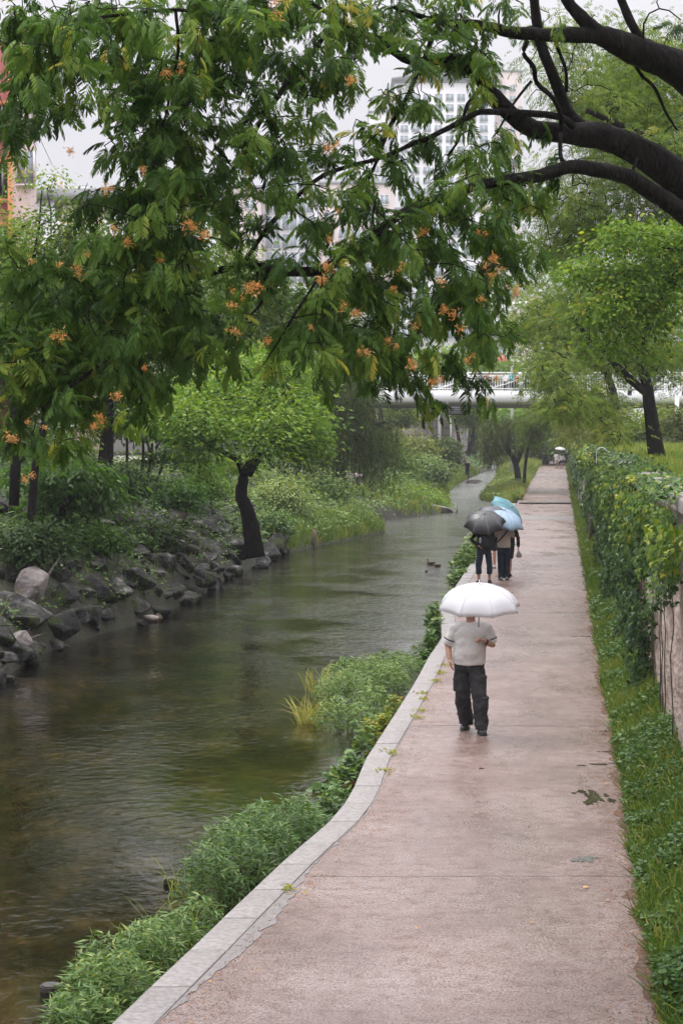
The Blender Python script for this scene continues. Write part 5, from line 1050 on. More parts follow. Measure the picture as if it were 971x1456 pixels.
for (px, py, h, lab) in [(308, 828, .55, 'weathered stake in the water in front of the boulders below the curved tree'), (447, 777, .62, 'taller wooden stake of a pair at the grassy bank right of the curved tree'), (438, 778, .42, 'shorter wooden stake left of the taller one at the grassy bank'), (408, 779, .35, 'dark short stake at the water below the bright bush')]:
    c = gz(px, py, WZ); mb = MB(); mb.tube([(c.x, c.y, WZ - .4), (c.x + .01, c.y, WZ + h * .5), (c.x, c.y, WZ + h)], [.07, .068, .06], 9, wob=.05)
    o = mb.build('wooden_stake', M_OLDWOOD); setp(o, lab, 'stake')
# timber post and distant posts by the ivy wall
for (px, pyb, pyt, Y, lab) in [(849, 768, 684, 67, 'tall brown timber post standing in the verge before the ivy')]:
    a, b_ = at(px - 8, pyb, Y), at(px - 8, pyt, Y); r_ = empty('timber_post', (a.x, Y, a.z - .1), lab, 'post'); mb = MB(); mb.box((a.x - .10, Y - .08, a.z - .3), (a.x + .10, Y + .08, b_.z)); mb.build('post', M_OLDWOOD, r_)
    mb = MB(); mb.box((a.x - .13, Y - .12, b_.z - 1.02), (a.x + .13, Y + .12, b_.z - .97)); mb.build('band', M_STEEL, r_)
mb = MB(); c = at(855, 640, 52); zb0 = lz(c.x + .6, 52); pts = [(c.x - .14 + .6, 52, zb0)] + [(c.x + .6 - .14 * math.cos(t), 52, zb0 + .30 + .14 * math.sin(t)) for t in np.linspace(0, math.pi, 9)] + [(c.x + .6 + .14, 52, zb0)]
c = at(855, 628, 52); dx = c.x - (pts[0][0] + .14); mb.tube([(p[0] + dx, p[1], p[2]) for p in pts], .012, 7)
o = mb.build('hoop_rail', plain('galvanised_hoop', (.5, .5, .5), .35, metal=.7)); setp(o, 'small silver hoop rail rising from the ivy beside the lawn', 'hoop')
# fallen yellow leaf and others
for (px, py, s_, lab, t_) in [(828, 1262, .075, 'single bright orange-yellow leaf lying on the red path below the puddles', .9), (753, 1312, .045, 'tiny brown leaf on the path left of the bright orange one', .3), (590, 1320, .04, 'tiny rusty leaf lying mid-path near the kerb side', .4)]:
    c = gz(px, py, .012); v, f, t = scatter(T_OVAL, [tuple(c)], [(.8, .5, .1)], s_, tone=t_, roll=.1); o = mesh('fallen_leaf', v, f, G_FLOWER, attr=t); setp(o, lab, 'leaf')

for k in range(26):
    y_ = rnd.uniform(13.5, 40); u = rnd.random() ** (2.2 if k % 2 else .45); x = float(XK(y_)) + .32 + (float(XPR(y_)) - float(XK(y_)) - .4) * u; th = rnd.uniform(0, 6.3)
    v, f, t = scatter(T_OVAL, [(x, y_, .012)], [(math.cos(th), math.sin(th), .1)], rnd.uniform(.03, .055), tone=rnd.uniform(0, .5), roll=.2); o = mesh('fallen_leaf', v, f, G_FLOWER if k % 3 else G_GRASS, attr=t)
    setp(o, 'tiny dull leaf scattered on the path surface', 'leaf', 'tiny leaves fallen on the path')

# ================================================================== ducks
M_DUCK = noisy('duck_feathers', [(.35, (.04, .028, .02)), (.5, (.13, .09, .06)), (.65, (.26, .20, .14))], scale=22, rough=.7, bump=.4, bdist=.01)
M_DUCKD = plain('duck_head_feathers', (.06, .045, .035), .6); M_BEAK = plain('duck_beak', (.42, .24, .05), .4); M_WFEATH = plain('pale_feathers', (.55, .5, .45), .7)
def duck(x, y, rz, label, s=1.0, alert=1.0, tuck=False, hm=None):
    r = empty('duck', (x, y, WZ), label, 'duck', 'ducks on the stream')
    co, si = math.cos(rz), math.sin(rz)
    def W(p): return (x + (p[0] * co - p[1] * si) * s, y + (p[0] * si + p[1] * co) * s, WZ + p[2] * s)
    hx, hz = (.17, .20 + .08 * alert) if not tuck else (.10, .17)
    mb = MB(); mb.tube([W(p) for p in ((-.30, 0, .13), (-.25, 0, .115), (-.17, 0, .085), (-.05, 0, .07), (.07, 0, .07), (.15, 0, .09), (.19, 0, .12), (.17, 0, .17), (hx - .03, 0, hz - .05), (hx - .01, 0, hz))],
                       [r_ * s for r_ in (.008, .035, .075, .105, .105, .085, .06, .042, .034, .036)], 14)
    mb.ball(W((hx + .01, 0, hz + .005)), (.05 * s, .042 * s, .040 * s)); o = mb.build('body', M_DUCK, r, smooth=True)
    rm = o.modifiers.new('skin', 'REMESH'); rm.mode = 'VOXEL'; rm.voxel_size = .012 * s; rm.use_smooth_shade = True; sm = o.modifiers.new('soft', 'SMOOTH'); sm.iterations = 3
    mb = MB(); mb.tube([W((hx + .035, 0, hz)), W((hx + .075, 0, hz - .008)), W((hx + .105, 0, hz - .012))], [(.016 * s, .014 * s), (.017 * s, .008 * s), (.012 * s, .004 * s)], 8); mb.build('beak', M_BEAK, r, smooth=True)
    for sg_ in (1, -1):
        mb = MB(); mb.tube([W((.10, .085 * sg_, .10)), W((-.02, .105 * sg_, .115)), W((-.16, .075 * sg_, .13)), W((-.27, .03 * sg_, .145))], [(.015 * s, .03 * s), (.02 * s, .055 * s), (.018 * s, .04 * s), (.004 * s, .01 * s)], 8); mb.build('wing', hm or M_DUCKD, r, smooth=True)
        mb = MB(); mb.ball(W((hx + .03, .032 * sg_, hz + .016)), .006 * s, 6, 5); mb.build('eye', M_BLACKM, r)
    return r
for (px, py, rz, s, al, tk, hm, lab) in [(612, 803, 2.6, .62, 1, False, None, 'brown duck with its neck raised on the open water, leading another'), (622, 806, .5, .55, 0, True, None, 'brown duck with its head low, just right of the duck with the raised neck'),
     (606, 813, 1.5, .34, 0, True, None, 'small dark duckling in front of the two brown ducks'), (653, 807, 3.3, .7, 0, True, None, 'dark duck half hidden at the edge of the plants beside the waiting group'), (219, 884, .3, .9, 0, True, M_WFEATH, 'duck with pale wings resting close to the boulders of the left bank')]:
    c = gz(px, py, WZ); duck(c.x, c.y, rz, lab, s, al, tk, hm)

# ================================================================== people
M_SKIN = plain('skin', (.46, .26, .19), .55, var=.06); M_SKIN2 = plain('skin_tan', (.36, .20, .14), .55, var=.06); M_HAIR = plain('black_hair', (.012, .010, .009), .45)
def cloth(name, c, var=.12, scale=9, bump=.5):
    lo = tuple(x * (1 - var) for x in c); hi = tuple(min(1, x * (1 + var)) for x in c)
    return noisy(name, [(.3, lo), (.7, hi)], scale=scale, rough=.9, bump=bump, bdist=.015, fine=scale * 1.5, spec=.2)
def fuse(mb, name, mat, parent, vox=.012, smooth=4, wrinkle=0.0, wscale=.12):
    """one continuous skin over overlapping sections"""
    o = mb.build(name, mat, parent, smooth=True)
    rm = o.modifiers.new('skin', 'REMESH'); rm.mode = 'VOXEL'; rm.voxel_size = vox; rm.use_smooth_shade = True
    if smooth: s_ = o.modifiers.new('soft', 'SMOOTH'); s_.iterations = smooth; s_.factor = .6
    if wrinkle:
        t = bpy.data.textures.new('folds', 'CLOUDS'); t.noise_scale = wscale; t.noise_depth = 2
        d = o.modifiers.new('folds', 'DISPLACE'); d.texture = t; d.strength = wrinkle; d.mid_level = .5; d.texture_coords = 'LOCAL'
        o.modifiers.new('soft2', 'SMOOTH').iterations = 1
    return o
def hand(mb, w, d, palm, side, curl=.6, s=1.0):
    """palm and five fingers appended to a body mesh: w wrist, d pointing direction, palm = direction the palm faces, side = +1/-1 thumb side"""
    w = np.array(w, float); d = unit(np.array(d, float)); n = unit(np.array(palm, float) - d * np.dot(palm, d)); t = np.cross(d, n) * side
    mb.tube([w - d * .01, w + d * .03 * s, w + d * .06 * s, w + d * .09 * s], [(.021 * s, .026 * s), (.030 * s, .017 * s), (.038 * s, .016 * s), (.036 * s, .013 * s)], 10, ref=tuple(n))
    for i, ln in enumerate((.070, .080, .075, .058)):
        b_ = w + d * .088 * s + t * (.028 - .019 * i) * s; p = b_; pts = [b_ - d * .015 * s, b_]; dirv = d.copy()
        for k, f in enumerate((.42, .32, .26)):
            an = curl * (.55 + .5 * k) + .06 * i; dirv = unit(d * math.cos(an) + n * math.sin(an)); p = p + dirv * ln * f * s; pts.append(p)
        mb.tube(pts, np.array((.0095, .0095, .009, .0082, .0065)) * s, 7)
    b_ = w + d * .025 * s + t * .026 * s; p1 = b_ + unit(t * .8 + d * .7 + n * .3) * .032 * s; p2 = p1 + unit(t * .2 + d + n * .6 * (.5 + curl)) * .030 * s; p3 = p2 + unit(d - t * .2 + n * (.5 + curl)) * .024 * s
    mb.tube([b_ - d * .01, b_, p1, p2, p3], np.array((.012, .014, .0115, .0105, .008)) * s, 7)
def head(mb, c, face, s=1.0):
    """skull, jaw, nose, ears around centre c; face = unit direction the face looks to"""
    c = np.array(c, float); f = unit(np.array((face[0], face[1], 0), float)); r_ = np.array((-f[1], f[0], 0)); u = np.array((0, 0, 1.))
    M = np.stack([r_, f, u], 1)
    mb.ball(c + u * .025 * s - f * .008 * s, (.074 * s, .094 * s, .090 * s), 16, 12, M); mb.ball(c - u * .045 * s + f * .022 * s, (.058 * s, .066 * s, .066 * s), 14, 10, M)
    mb.ball(c - u * .092 * s + f * .055 * s, (.024 * s, .02 * s, .018 * s), 8, 6, M)
    mb.tube([c + f * .082 * s + u * .018 * s, c + f * .100 * s - u * .008 * s, c + f * .104 * s - u * .022 * s, c + f * .085 * s - u * .03 * s], np.array((.008, .011, .014, .010)) * s, 7)
    for q in (1, -1): mb.ball(c + r_ * q * .076 * s - f * .004 * s - u * .008 * s, (.010 * s, .018 * s, .030 * s), 8, 6, M); mb.ball(c + r_ * q * .034 * s + f * .070 * s - u * .018 * s, (.022 * s, .018 * s, .018 * s), 8, 6, M)
def face_parts(c, face, parent, s=1.0):
    c = np.array(c, float); f = unit(np.array((face[0], face[1], 0), float)); r_ = np.array((-f[1], f[0], 0)); M = np.stack([r_, f, (0, 0, 1.)], 1)
    for q in (1, -1):
        mb = MB(); mb.ball(c + r_ * q * .031 * s + f * .080 * s + (0, 0, .008 * s), (.011 * s, .008 * s, .006 * s), 8, 6, M); mb.build('eye', M_BLACKM, parent)
        mb = MB(); p = c + r_ * q * .031 * s + f * .086 * s + (0, 0, .026 * s); mb.tube([p - r_ * .016 * s, p + (0, 0, .003 * s), p + r_ * .016 * s], .003 * s, 5); mb.build('eyebrow', M_HAIR, parent)
    mb = MB(); p = c + f * .090 * s - np.array((0, 0, .052 * s)); mb.tube([p - r_ * .022 * s - f * .006 * s, p, p + r_ * .022 * s - f * .006 * s], [(.004 * s, .006 * s)] * 3, 6); mb.build('mouth', plain('lips', (.35, .12, .10), .5), parent)
def hair(mb, c, face, s=1.0, length=0.0, cap=True):
    c = np.array(c, float); f = unit(np.array((face[0], face[1], 0), float)); r_ = np.array((-f[1], f[0], 0)); M = np.stack([r_, f, (0, 0, 1.)], 1)
    mb.ball(c + np.array((0, 0, .042 * s)) - f * .02 * s, (.083 * s, .098 * s, .088 * s), 16, 12, M); mb.ball(c - f * .042 * s + np.array((0, 0, -.01 * s)), (.074 * s, .068 * s, .085 * s), 14, 10, M)
    if length:
        mb.tube([c - f * .05 * s, c - f * .07 * s - np.array((0, 0, length * .5)), c - f * .075 * s - np.array((0, 0, length))], [(.075 * s, .05 * s), (.08 * s, .04 * s), (.05 * s, .02 * s)], 12, ref=tuple(f))
def shoe(parent, a, fdir, mat, sole=None, s=1.0, tall=.0, sandal=False):
    """a = ankle ground point, fdir = toe direction"""
    a = np.array(a, float); f = unit(np.array(fdir, float)); mb = MB()
    pr = [(-.075, .045, .034), (-.055, .052, .040), (0, .050, .040), (.06, .038, .040), (.12, .034, .044), (.165, .028, .038), (.19, .02, .022)]
    mb.tube([a + f * x * s + np.array((0, 0, z * s)) for x, z, w in pr], [(w * s, z * s * .95) for x, z, w in pr], 12)
    if not sandal: mb.tube([a + np.array((0, 0, .04 * s)), a + np.array((0, 0, (.09 + tall) * s))], [(.045 * s, .055 * s), (.046 * s, .05 * s)], 10)
    o = fuse(mb, 'shoe', mat, parent, .012, 3)
    mb = MB(); mb.tube([a + f * x * s + np.array((0, 0, .012)) for x, z, w in pr], [((w + .004) * s, .013) for x, z, w in pr], 12); mb.build('sole', sole or M_BLACKM, o, smooth=True)
    return o
M_SEAMW = plain('pale_umbrella_seam', (.62, .62, .64), .6)
M_SEAM = plain('umbrella_seam', (.30, .30, .31), .6)
def umbrella(name_label, tip, axis, radius, height, mat, shaft_len, mats=None, group='umbrellas held up on the path', ribs=8, sag=.12, hook=False, shaft_mat=None, drop=None, spin=.2, ferr=.05):
    """tip = top of canopy; axis points from handle up to the tip"""
    tip = np.array(tip, float); ax = unit(np.array(axis, float)); ref = np.array((0, 1, 0.)); A = unit(np.cross(ax, ref)); Bv = np.cross(ax, A)
    root = empty('umbrella', tuple(tip - ax * shaft_len), name_label, 'umbrella', group)
    nr = 9; per = 6; na = ribs * per; V = [tip]; 
    for i in range(1, nr + 1):
        u = i / nr
        for j in range(na):
            w = (j % per) / per; sg_ = math.sin(math.pi * w); a = 2 * math.pi * j / na + spin
            chord = math.cos(math.pi / ribs) / math.cos(math.pi / ribs * (2 * w - 1)); rr = radius * math.sin(u * 1.35) / math.sin(1.35) * (1 - (1 - chord) * (.6 + .4 * u)) * (1 - sag * .6 * sg_ * u ** 3)
            dz = height * (1 - math.cos(u * 1.35)) / (1 - math.cos(1.35)) - sg_ * sag * .22 * radius * math.sin(math.pi * u) * .8
            V.append(tip + A * rr * math.cos(a) + Bv * rr * math.sin(a) - ax * dz)
    mats = mats or {0: mat}; groups = {}
    for j in range(na):
        g_ = mats.get(j // per, mat) if len(mats) > 1 else mat; L3, L4 = groups.setdefault(g_.name, (g_, [], []))[1:]
        j2 = (j + 1) % na; L3.append((0, 1 + j, 1 + j2))
        for i in range(nr - 1): b_ = 1 + i * na; L4.append((b_ + j, b_ + na + j, b_ + na + j2, b_ + j2))
    for g_, L3, L4 in groups.values():
        o = mesh('canopy', V, [np.array(L3), np.array(L4)], g_, root, smooth=True)
        so = o.modifiers.new('thick', 'SOLIDIFY'); so.thickness = .003
    mb = MB()
    for k in range(ribs):
        j = k * per; mb.tube([V[0] - ax * .01] + [V[1 + i * na + j] - ax * .008 for i in range(nr)], .0035, 5)
        mb.tube([tip - ax * (height + .12), V[1 + 4 * na + j] - ax * .01], .003, 4)
    mb.build('frame', shaft_mat or M_STEEL, root)
    mb = MB()
    for k in range(ribs): mb.tube([V[0] + ax * .003] + [V[1 + i * na + k * per] + ax * .003 for i in range(nr)], .0035 * (radius / .55), 5)
    mb.build('seam', M_SEAMW if hook else M_SEAM, root)
    mb = MB(); mb.tube([tip - ax * shaft_len, tip + ax * .01], .006, 8); mb.build('shaft', shaft_mat or M_STEEL, root)
    mb = MB(); mb.tube([tip, tip + ax * ferr], [.011, .007], 8); mb.build('ferrule', M_WHITEM if hook else M_BLACKM, root)
    e = tip - ax * shaft_len; mb = MB()
    if hook:
        h_ = np.array((-1, 0, 0)) ; pts = [e + ax * .02, e - ax * .06] + [e - ax * .06 + h_ * .045 * (1 - math.cos(t)) - ax * .045 * math.sin(t) for t in np.linspace(.3, 2.9, 8)]
        mb.tube(pts, .012, 9); mb.build('handle', M_WHITEM, root, smooth=True)
    else: mb.tube([e + ax * .02, e - ax * .05, e - ax * .10], [.012, .016, .013], 9); mb.build('handle', M_BLACKM, root, smooth=True)
    return root
def canopy_mat(name, c, tr=.35, rough=.4):
    m, n, out = newmat(name); p = N(n, 'BsdfPrincipled', Roughness=rough); p.inputs['Base Color'].default_value = (*c, 1); p.inputs['Specular IOR Level'].default_value = .5
    t = N(n, 'BsdfTranslucent'); t.inputs[0].default_value = (*[min(1, x * 1.1) for x in c], 1); ms = N(n, 'MixShader'); ms.inputs[0].default_value = tr
    n.links.new(p.outputs[0], ms.inputs[1]); n.links.new(t.outputs[0], ms.inputs[2]); n.links.new(ms.outputs[0], out.inputs[0]); return m

# ---- the walking man (faces the camera)
g0 = gz(669, 1040); mx_, my_ = g0.x, g0.y
man = empty('person', (mx_, my_, 0), 'person in pale grey t-shirt and black cargo trousers walking forward under a white umbrella', 'person')
def Q(x, y, z): return np.array((mx_ + x, my_ + y, z))
HC = Q(-.01, -.03, 1.60); mb = MB(); head(mb, HC, (0, -1)); 
mb.tube([Q(0, 0, 1.40), Q(-.005, -.01, 1.47), Q(-.01, -.02, 1.55)], [.075, .062, .058], 12)
mb.tube([Q(-.03, 0, .86), Q(-.03, 0, .96), Q(-.02, -.01, 1.1), Q(-.01, 0, 1.25), Q(0, 0, 1.38), Q(0, 0, 1.43)], [(.16, .12), (.17, .13), (.18, .135), (.19, .13), (.17, .10), (.09, .07)], 16, ref=(0, 1, 0))
RS, RE, RW = Q(-.20, 0, 1.38), Q(-.30, .03, 1.13), Q(-.285, -.07, .97); LS, LE, LW = Q(.20, 0, 1.38), Q(.28, .0, 1.14), Q(.165, -.20, 1.215)
for S_, E_, W_ in ((RS, RE, RW), (LS, LE, LW)): mb.tube([S_ * .8 + Q(0, 0, 1.38) * .2, S_, (S_ + E_) / 2, E_, (E_ + W_) / 2, W_], [.055, .058, .052, .046, .044, .029], 12)
hand(mb, RW, (.12, -.15, -1), (.9, -.1, 0), 1, .55, 1.05)
hand(mb, LW, (-.85, -.25, .35), (-.35, -.1, -.9), -1, 1.25, 1.0)
HR, KR, AR = Q(-.12, 0, .88), Q(-.105, .03, .47), Q(-.05, .22, .10); HL, KL, AL = Q(.06, 0, .88), Q(.10, -.17, .49), Q(.125, -.20, .09)
for H_, K_, A_ in ((HR, KR, AR), (HL, KL, AL)): mb.tube([H_ + (0, 0, .03), H_, (H_ + K_) / 2, K_, (K_ + A_) / 2, A_], [.09, .09, .075, .056, .052, .036], 12)
fuse(mb, 'body', M_SKIN, man, .0075, 2)
face_parts(HC, (0, -1), man); mb = MB(); hair(mb, HC, (0, -1)); fuse(mb, 'hair', M_HAIR, man, .012, 2)
C_SHIRT = cloth('grey_tshirt', (.60, .58, .56), .05); C_PANT = cloth('black_cargo', (.032, .032, .034), .35); C_POCK = cloth('black_pocket', (.042, .042, .045), .3)
mb = MB(); mb.tube([Q(-.03, 0, .90), Q(-.03, -.005, .95), Q(-.02, -.02, 1.05), Q(-.015, -.02, 1.15), Q(-.005, -.01, 1.27), Q(0, 0, 1.36), Q(0, 0, 1.42), Q(0, 0, 1.455)], [(.222, .165), (.222, .17), (.215, .18), (.215, .175), (.225, .155), (.20, .13), (.13, .095), (.075, .07)], 20, ref=(0, 1, 0))
for S_, E_, W_, f in ((RS, RE, RW, .95), (LS, LE, LW, .92)):
    e2 = S_ + (E_ - S_) * f; mb.tube([S_ * .35 + Q(0, 0, 1.36) * .65, S_ * .8 + Q(0, 0, 1.38) * .2 + (0, 0, -.01), S_ + (0, 0, -.02), (S_ + e2) / 2, e2], [.09, .082, .084, .086, .084], 14)
sh = fuse(mb, 'shirt', C_SHIRT, man, .011, 5, .032, .12)
for S_, E_ in ((RS, RE), (LS, LE)):
    for (u0, u1, m_) in ((.64, .70, M_BLACKM), (.71, .745, M_WHITEM)):
        mb = MB(); mb.tube([S_ + (E_ - S_) * u0, S_ + (E_ - S_) * u1], [.091, .091], 16, cap=False); mb.build('sleeve_stripe', C_PANT if m_ is M_BLACKM else M_WHITEM, sh, smooth=True)
mb = MB(); mb.tube([Q(-.03, 0, 1.0), Q(-.03, 0, .93), Q(-.03, 0, .84), Q(-.03, 0, .78)], [(.185, .145), (.195, .15), (.20, .15), (.16, .12)], 18, ref=(0, 1, 0))
for H_, K_, A_ in ((HR, KR, AR), (HL, KL, AL)):
    mb.tube([H_, H_ + (K_ - H_) * .35, H_ + (K_ - H_) * .7, K_, K_ + (A_ - K_) * .3, K_ + (A_ - K_) * .65, A_ + (0, -.01, .02), A_ + (0, -.01, -.035)], [.105, .108, .104, .102, .105, .098, .092, .088], 16)
tr_ = fuse(mb, 'trousers', C_PANT, man, .010, 3, .055, .10)
for (c, w, h, dx) in ((Q(-.19, .0, .62), .045, .17, 0), (Q(.15, -.12, .66), .05, .18, 0), (Q(-.15, .08, .36), .04, .14, 0), (Q(.17, -.20, .40), .05, .17, 0)):
    mb = MB(); mb.tube([c + (0, 0, -h / 2), c + (0, 0, 0), c + (0, 0, h / 2)], [(w, .045), (w * 1.05, .05), (w, .04)], 8, ref=(0, 1, 0)); o = mb.build('pocket', C_POCK, tr_, smooth=True); bv = o.modifiers.new('edge', 'BEVEL'); bv.width = .01
    mb = MB(); mb.box(tuple(c + (-w * 1.02, -.054, h / 2 - .035)), tuple(c + (w * 1.02, .05, h / 2 + .006))); o = mb.build('pocket_flap', C_POCK, tr_); bv = o.modifiers.new('edge', 'BEVEL'); bv.width = .008
C_BOOT = plain('black_leather', (.012, .012, .013), .35)
for A_, d in ((AR, (-.25, -1, 0)), (AL, (.1, -1, 0))):
    shoe(man, (A_[0], A_[1] + .03, 0), d, C_BOOT, s=1.18, tall=.03)
mb = MB(); mb.tube([LW + (.035, .02, -.015), LW + (.012, .01, -.005)], [.036, .034], 12, cap=False); mb.build('wristband', M_BLACKM, man)
C_WUMB = canopy_mat('white_vinyl', (.88, .88, .90), .6, .35)
grip = LW + np.array((-.085, -.045, .03)); tp = Q(.095, -.17, 1.955); umbrella('white translucent umbrella with a curved white handle hiding the face of the walking person', tp, (0.0, -.15, 1), .56, .32, C_WUMB, tp[2] - 1.19, hook=True, shaft_mat=M_BLACKM, sag=.10, spin=.26, group=None, ferr=.06)

# ---- simpler standing figures for the middle distance
def figure(px, py, face, label, h=1.7, top=None, legs=None, pose=None, skirt=None, bare=(.0, .0), hairlen=0.0, group=None, vox=.016, skin=None, shoes=None, sleeves='short', legw=1.0, hip_dx=(0, 0), lean=0.0, Y=None, zg=0.0, socks=False, crop=None, stance=.1, build=1.0, at_=None):
    """pose: (elbowL, wristL, elbowR, wristR) offsets from the feet centre in the figure's picture frame (x right, y away, z up), already scaled for 1.7 m"""
    g_ = at_ if at_ is not None else gz(px, py, zg); s = h / 1.70; ox, oy, oz = g_[0], g_[1], g_[2]
    r = empty('person', (ox, oy, oz), label, 'person', group)
    def q(x, y, z): return np.array((ox + x * s, oy + y * s, oz + z * s))
    f = unit(np.array((face[0], face[1], 0.))); 
    hc = q(lean, 0, 1.585); mb = MB(); head(mb, hc, f, s); mb.tube([q(lean * .8, 0, 1.38), q(lean, 0, 1.52)], [.058 * s, .052 * s], 10)
    mb.tube([q(0, 0, .84), q(0, 0, .95), q(lean * .4, 0, 1.08), q(lean * .7, 0, 1.24), q(lean * .8, 0, 1.36), q(lean * .9, 0, 1.42)], [(.15 * s, .11 * s), (.16 * s, .11 * s), (.14 * s, .10 * s), (.165 * s, .11 * s), (.17 * s, .09 * s), (.07 * s, .055 * s)], 14, ref=tuple(f))
    rt = np.array((1, 0, 0)) if abs(f[1]) > .5 else np.array((0, 1, 0)); EL, WL, ER, WR = pose
    sh_ = [q(lean * .8, 0, 1.36) + rt * k * .185 * s for k in (-1, 1)]; El = [q(*EL), q(*ER)]; Wr = [q(*WL), q(*WR)]
    for S_, E_, W_ in zip(sh_, El, Wr): mb.tube([S_ * .8 + q(lean * .8, 0, 1.36) * .2, S_, (S_ + E_) / 2, E_, (E_ + W_) / 2, W_], np.array((.05, .052, .045, .040, .037, .025)) * s, 10)
    for k, (E_, W_) in enumerate(zip(El, Wr)): hand(mb, W_, unit(W_ - E_) * .8 + np.array((0, 0, -.1)), rt * (1 if k == 0 else -1), 1 if k else -1, .6, s)
    hp = [q(-.09, 0, .86), q(.09, 0, .86)]; kn = [q(-stance - .005, -.02 * f[1], .47), q(stance + .005, .03 * f[1], .47)]; an = [q(-stance - hip_dx[0], 0, .08), q(stance + hip_dx[1], .04 * f[1], .08)]
    for H_, K_, A_ in zip(hp, kn, an): mb.tube([H_, (H_ + K_) / 2, K_, K_ * .65 + A_ * .35, (K_ + A_ * 2) / 3, A_, A_ - (0, 0, .05 * s)], np.array((.085, .07, .052, .055, .046, .034, .034)) * s, 10)
    fuse(mb, 'body', skin or M_SKIN, r, vox * .7, 2)
    if vox < .02: face_parts(hc, f, r, s)
    mb = MB(); hair(mb, hc, f, s, hairlen); fuse(mb, 'hair', M_HAIR, r, vox, 1)
    mb = MB(); b_ = build
    mb.tube([q(0, 0, .86), q(0, 0, .95), q(lean * .4, 0, 1.08), q(lean * .7, 0, 1.24), q(lean * .8, 0, 1.35), q(lean * .85, 0, 1.41)], [(.185 * s * b_, .14 * s * b_), (.185 * s * b_, .14 * s * b_), (.18 * s * b_, .135 * s * b_), (.19 * s * b_, .135 * s * b_), (.18 * s, .11 * s), (.09 * s, .07 * s)], 16, ref=tuple(f))
    for S_, E_, W_ in zip(sh_, El, Wr):
        e2 = S_ + (E_ - S_) * .8; p_ = [S_ * .7 + q(lean * .8, 0, 1.36) * .3, S_, (S_ + e2) / 2, e2]; rr = [.065, .072, .070, .068]
        if sleeves == 'long': p_ = [S_ * .7 + q(lean * .8, 0, 1.36) * .3, S_, (S_ + E_) / 2, E_, (E_ + W_) / 2, W_]; rr = [.062, .066, .060, .056, .052, .042]
        mb.tube(p_, np.array(rr) * s, 12)
    fuse(mb, 'shirt', top, r, vox * .8, 2, .02 if vox < .02 else 0, .12)
    if legs is not None:
        mb = MB(); mb.tube([q(0, 0, .98), q(0, 0, .90), q(0, 0, .80), q(0, 0, .76)], [(.155 * s, .12 * s), (.175 * s, .13 * s), (.17 * s, .12 * s), (.12 * s, .09 * s)], 14, ref=tuple(f))
        for H_, K_, A_ in zip(hp, kn, an):
            A2 = A_ - (0, 0, .03 * s); full = [H_, (H_ + K_) / 2, K_, (K_ + A2) / 2, A2]; rr = [.095, .088 * legw, .078 * legw, .072 * legw, .068 * legw]; c_ = crop if crop is not None else 1.0
            if c_ < 1: # cropped trousers or shorts
                zc = c_; end = K_ + (A2 - K_) * max(0, zc - .5) * 2 if zc > .5 else H_ + (K_ - H_) * zc * 2
                full = [H_, (H_ + K_) / 2] + ([K_, end] if zc > .55 else [end]); rr = [.095, .09 * legw] + ([.08 * legw, .078 * legw] if zc > .55 else [.086 * legw])
            mb.tube(full, np.array(rr) * s, 12)
        fuse(mb, 'trousers' if crop is None else 'shorts', legs, r, vox * .8, 2, .02 if vox < .02 else 0, .12)
    if skirt is not None:
        mb = MB(); mb.tube([q(0, 0, 1.0), q(0, 0, .88), q(0, 0, .62)], [(.15 * s, .11 * s), (.19 * s, .15 * s), (.23 * s, .18 * s)], 16, ref=tuple(f)); mb.build('skirt', skirt, r, smooth=True)
    for A_, k in zip(an, (-1, 1)): shoe(r, (A_[0], A_[1] - f[1] * .03, oz), (k * .25, f[1], 0), shoes or C_BOOT, s=.95 * s * (1.0))
    return r
C_BLACK = cloth('black_top', (.012, .012, .014), .3); C_NAVY = cloth('dark_navy', (.012, .02, .035), .3); C_BEIGE = cloth('beige_shirt', (.42, .35, .30), .06); C_WHITE = cloth('white_top', (.62, .60, .60), .05); C_KHAKI = cloth('pale_shorts', (.40, .33, .26), .08)
M_WSHOE = plain('white_trainer', (.5, .48, .46), .5); M_GSHOE = plain('grey_trainer', (.28, .28, .27), .5)
GP = 'people waiting together at the edge of the path'
pa = figure(688, 829, (0, 1), 'person in black with cropped trousers and a backpack, one hand on the hip', 1.68, C_BLACK, C_NAVY, ((-.34, -.02, 1.14), (-.17, -.10, 1.0), (.26, .1, 1.14), (.12, .26, 1.22)), crop=.78, sleeves='long', skin=M_SKIN2, stance=.14, group=GP)
ax_, ay_ = pa.location.x, pa.location.y
bp = empty('backpack', (ax_ + .06, ay_ - .18, .98), 'black backpack worn by the person under the black umbrella', 'backpack')
mb = MB(); mb.tube([(ax_ + .06, ay_ - .18, .93), (ax_ + .06, ay_ - .20, 1.0), (ax_ + .06, ay_ - .20, 1.2), (ax_ + .05, ay_ - .17, 1.36)], [(.15, .08), (.17, .11), (.16, .10), (.11, .06)], 12, ref=(0, 1, 0)); fuse(mb, 'bag', cloth('bag_fabric', (.016, .016, .018), .3), bp, .012, 3)
mb = MB(); mb.tube([(ax_ - .12, ay_ - .24, 1.05), (ax_ - .12, ay_ - .24, 1.16), (ax_ - .12, ay_ - .24, 1.2)], [.03, .03, .014], 9); mb.build('bottle', M_PALEG, bp, smooth=True)
mb = MB()
for k in (-.1, .2): mb.tube([(ax_ + k, ay_ - .12, 1.40), (ax_ + k, ay_ + .0, 1.45), (ax_ + k, ay_ + .13, 1.36), (ax_ + k, ay_ + .13, 1.15)], .014, 6)
mb.build('strap', C_BLACK, bp)
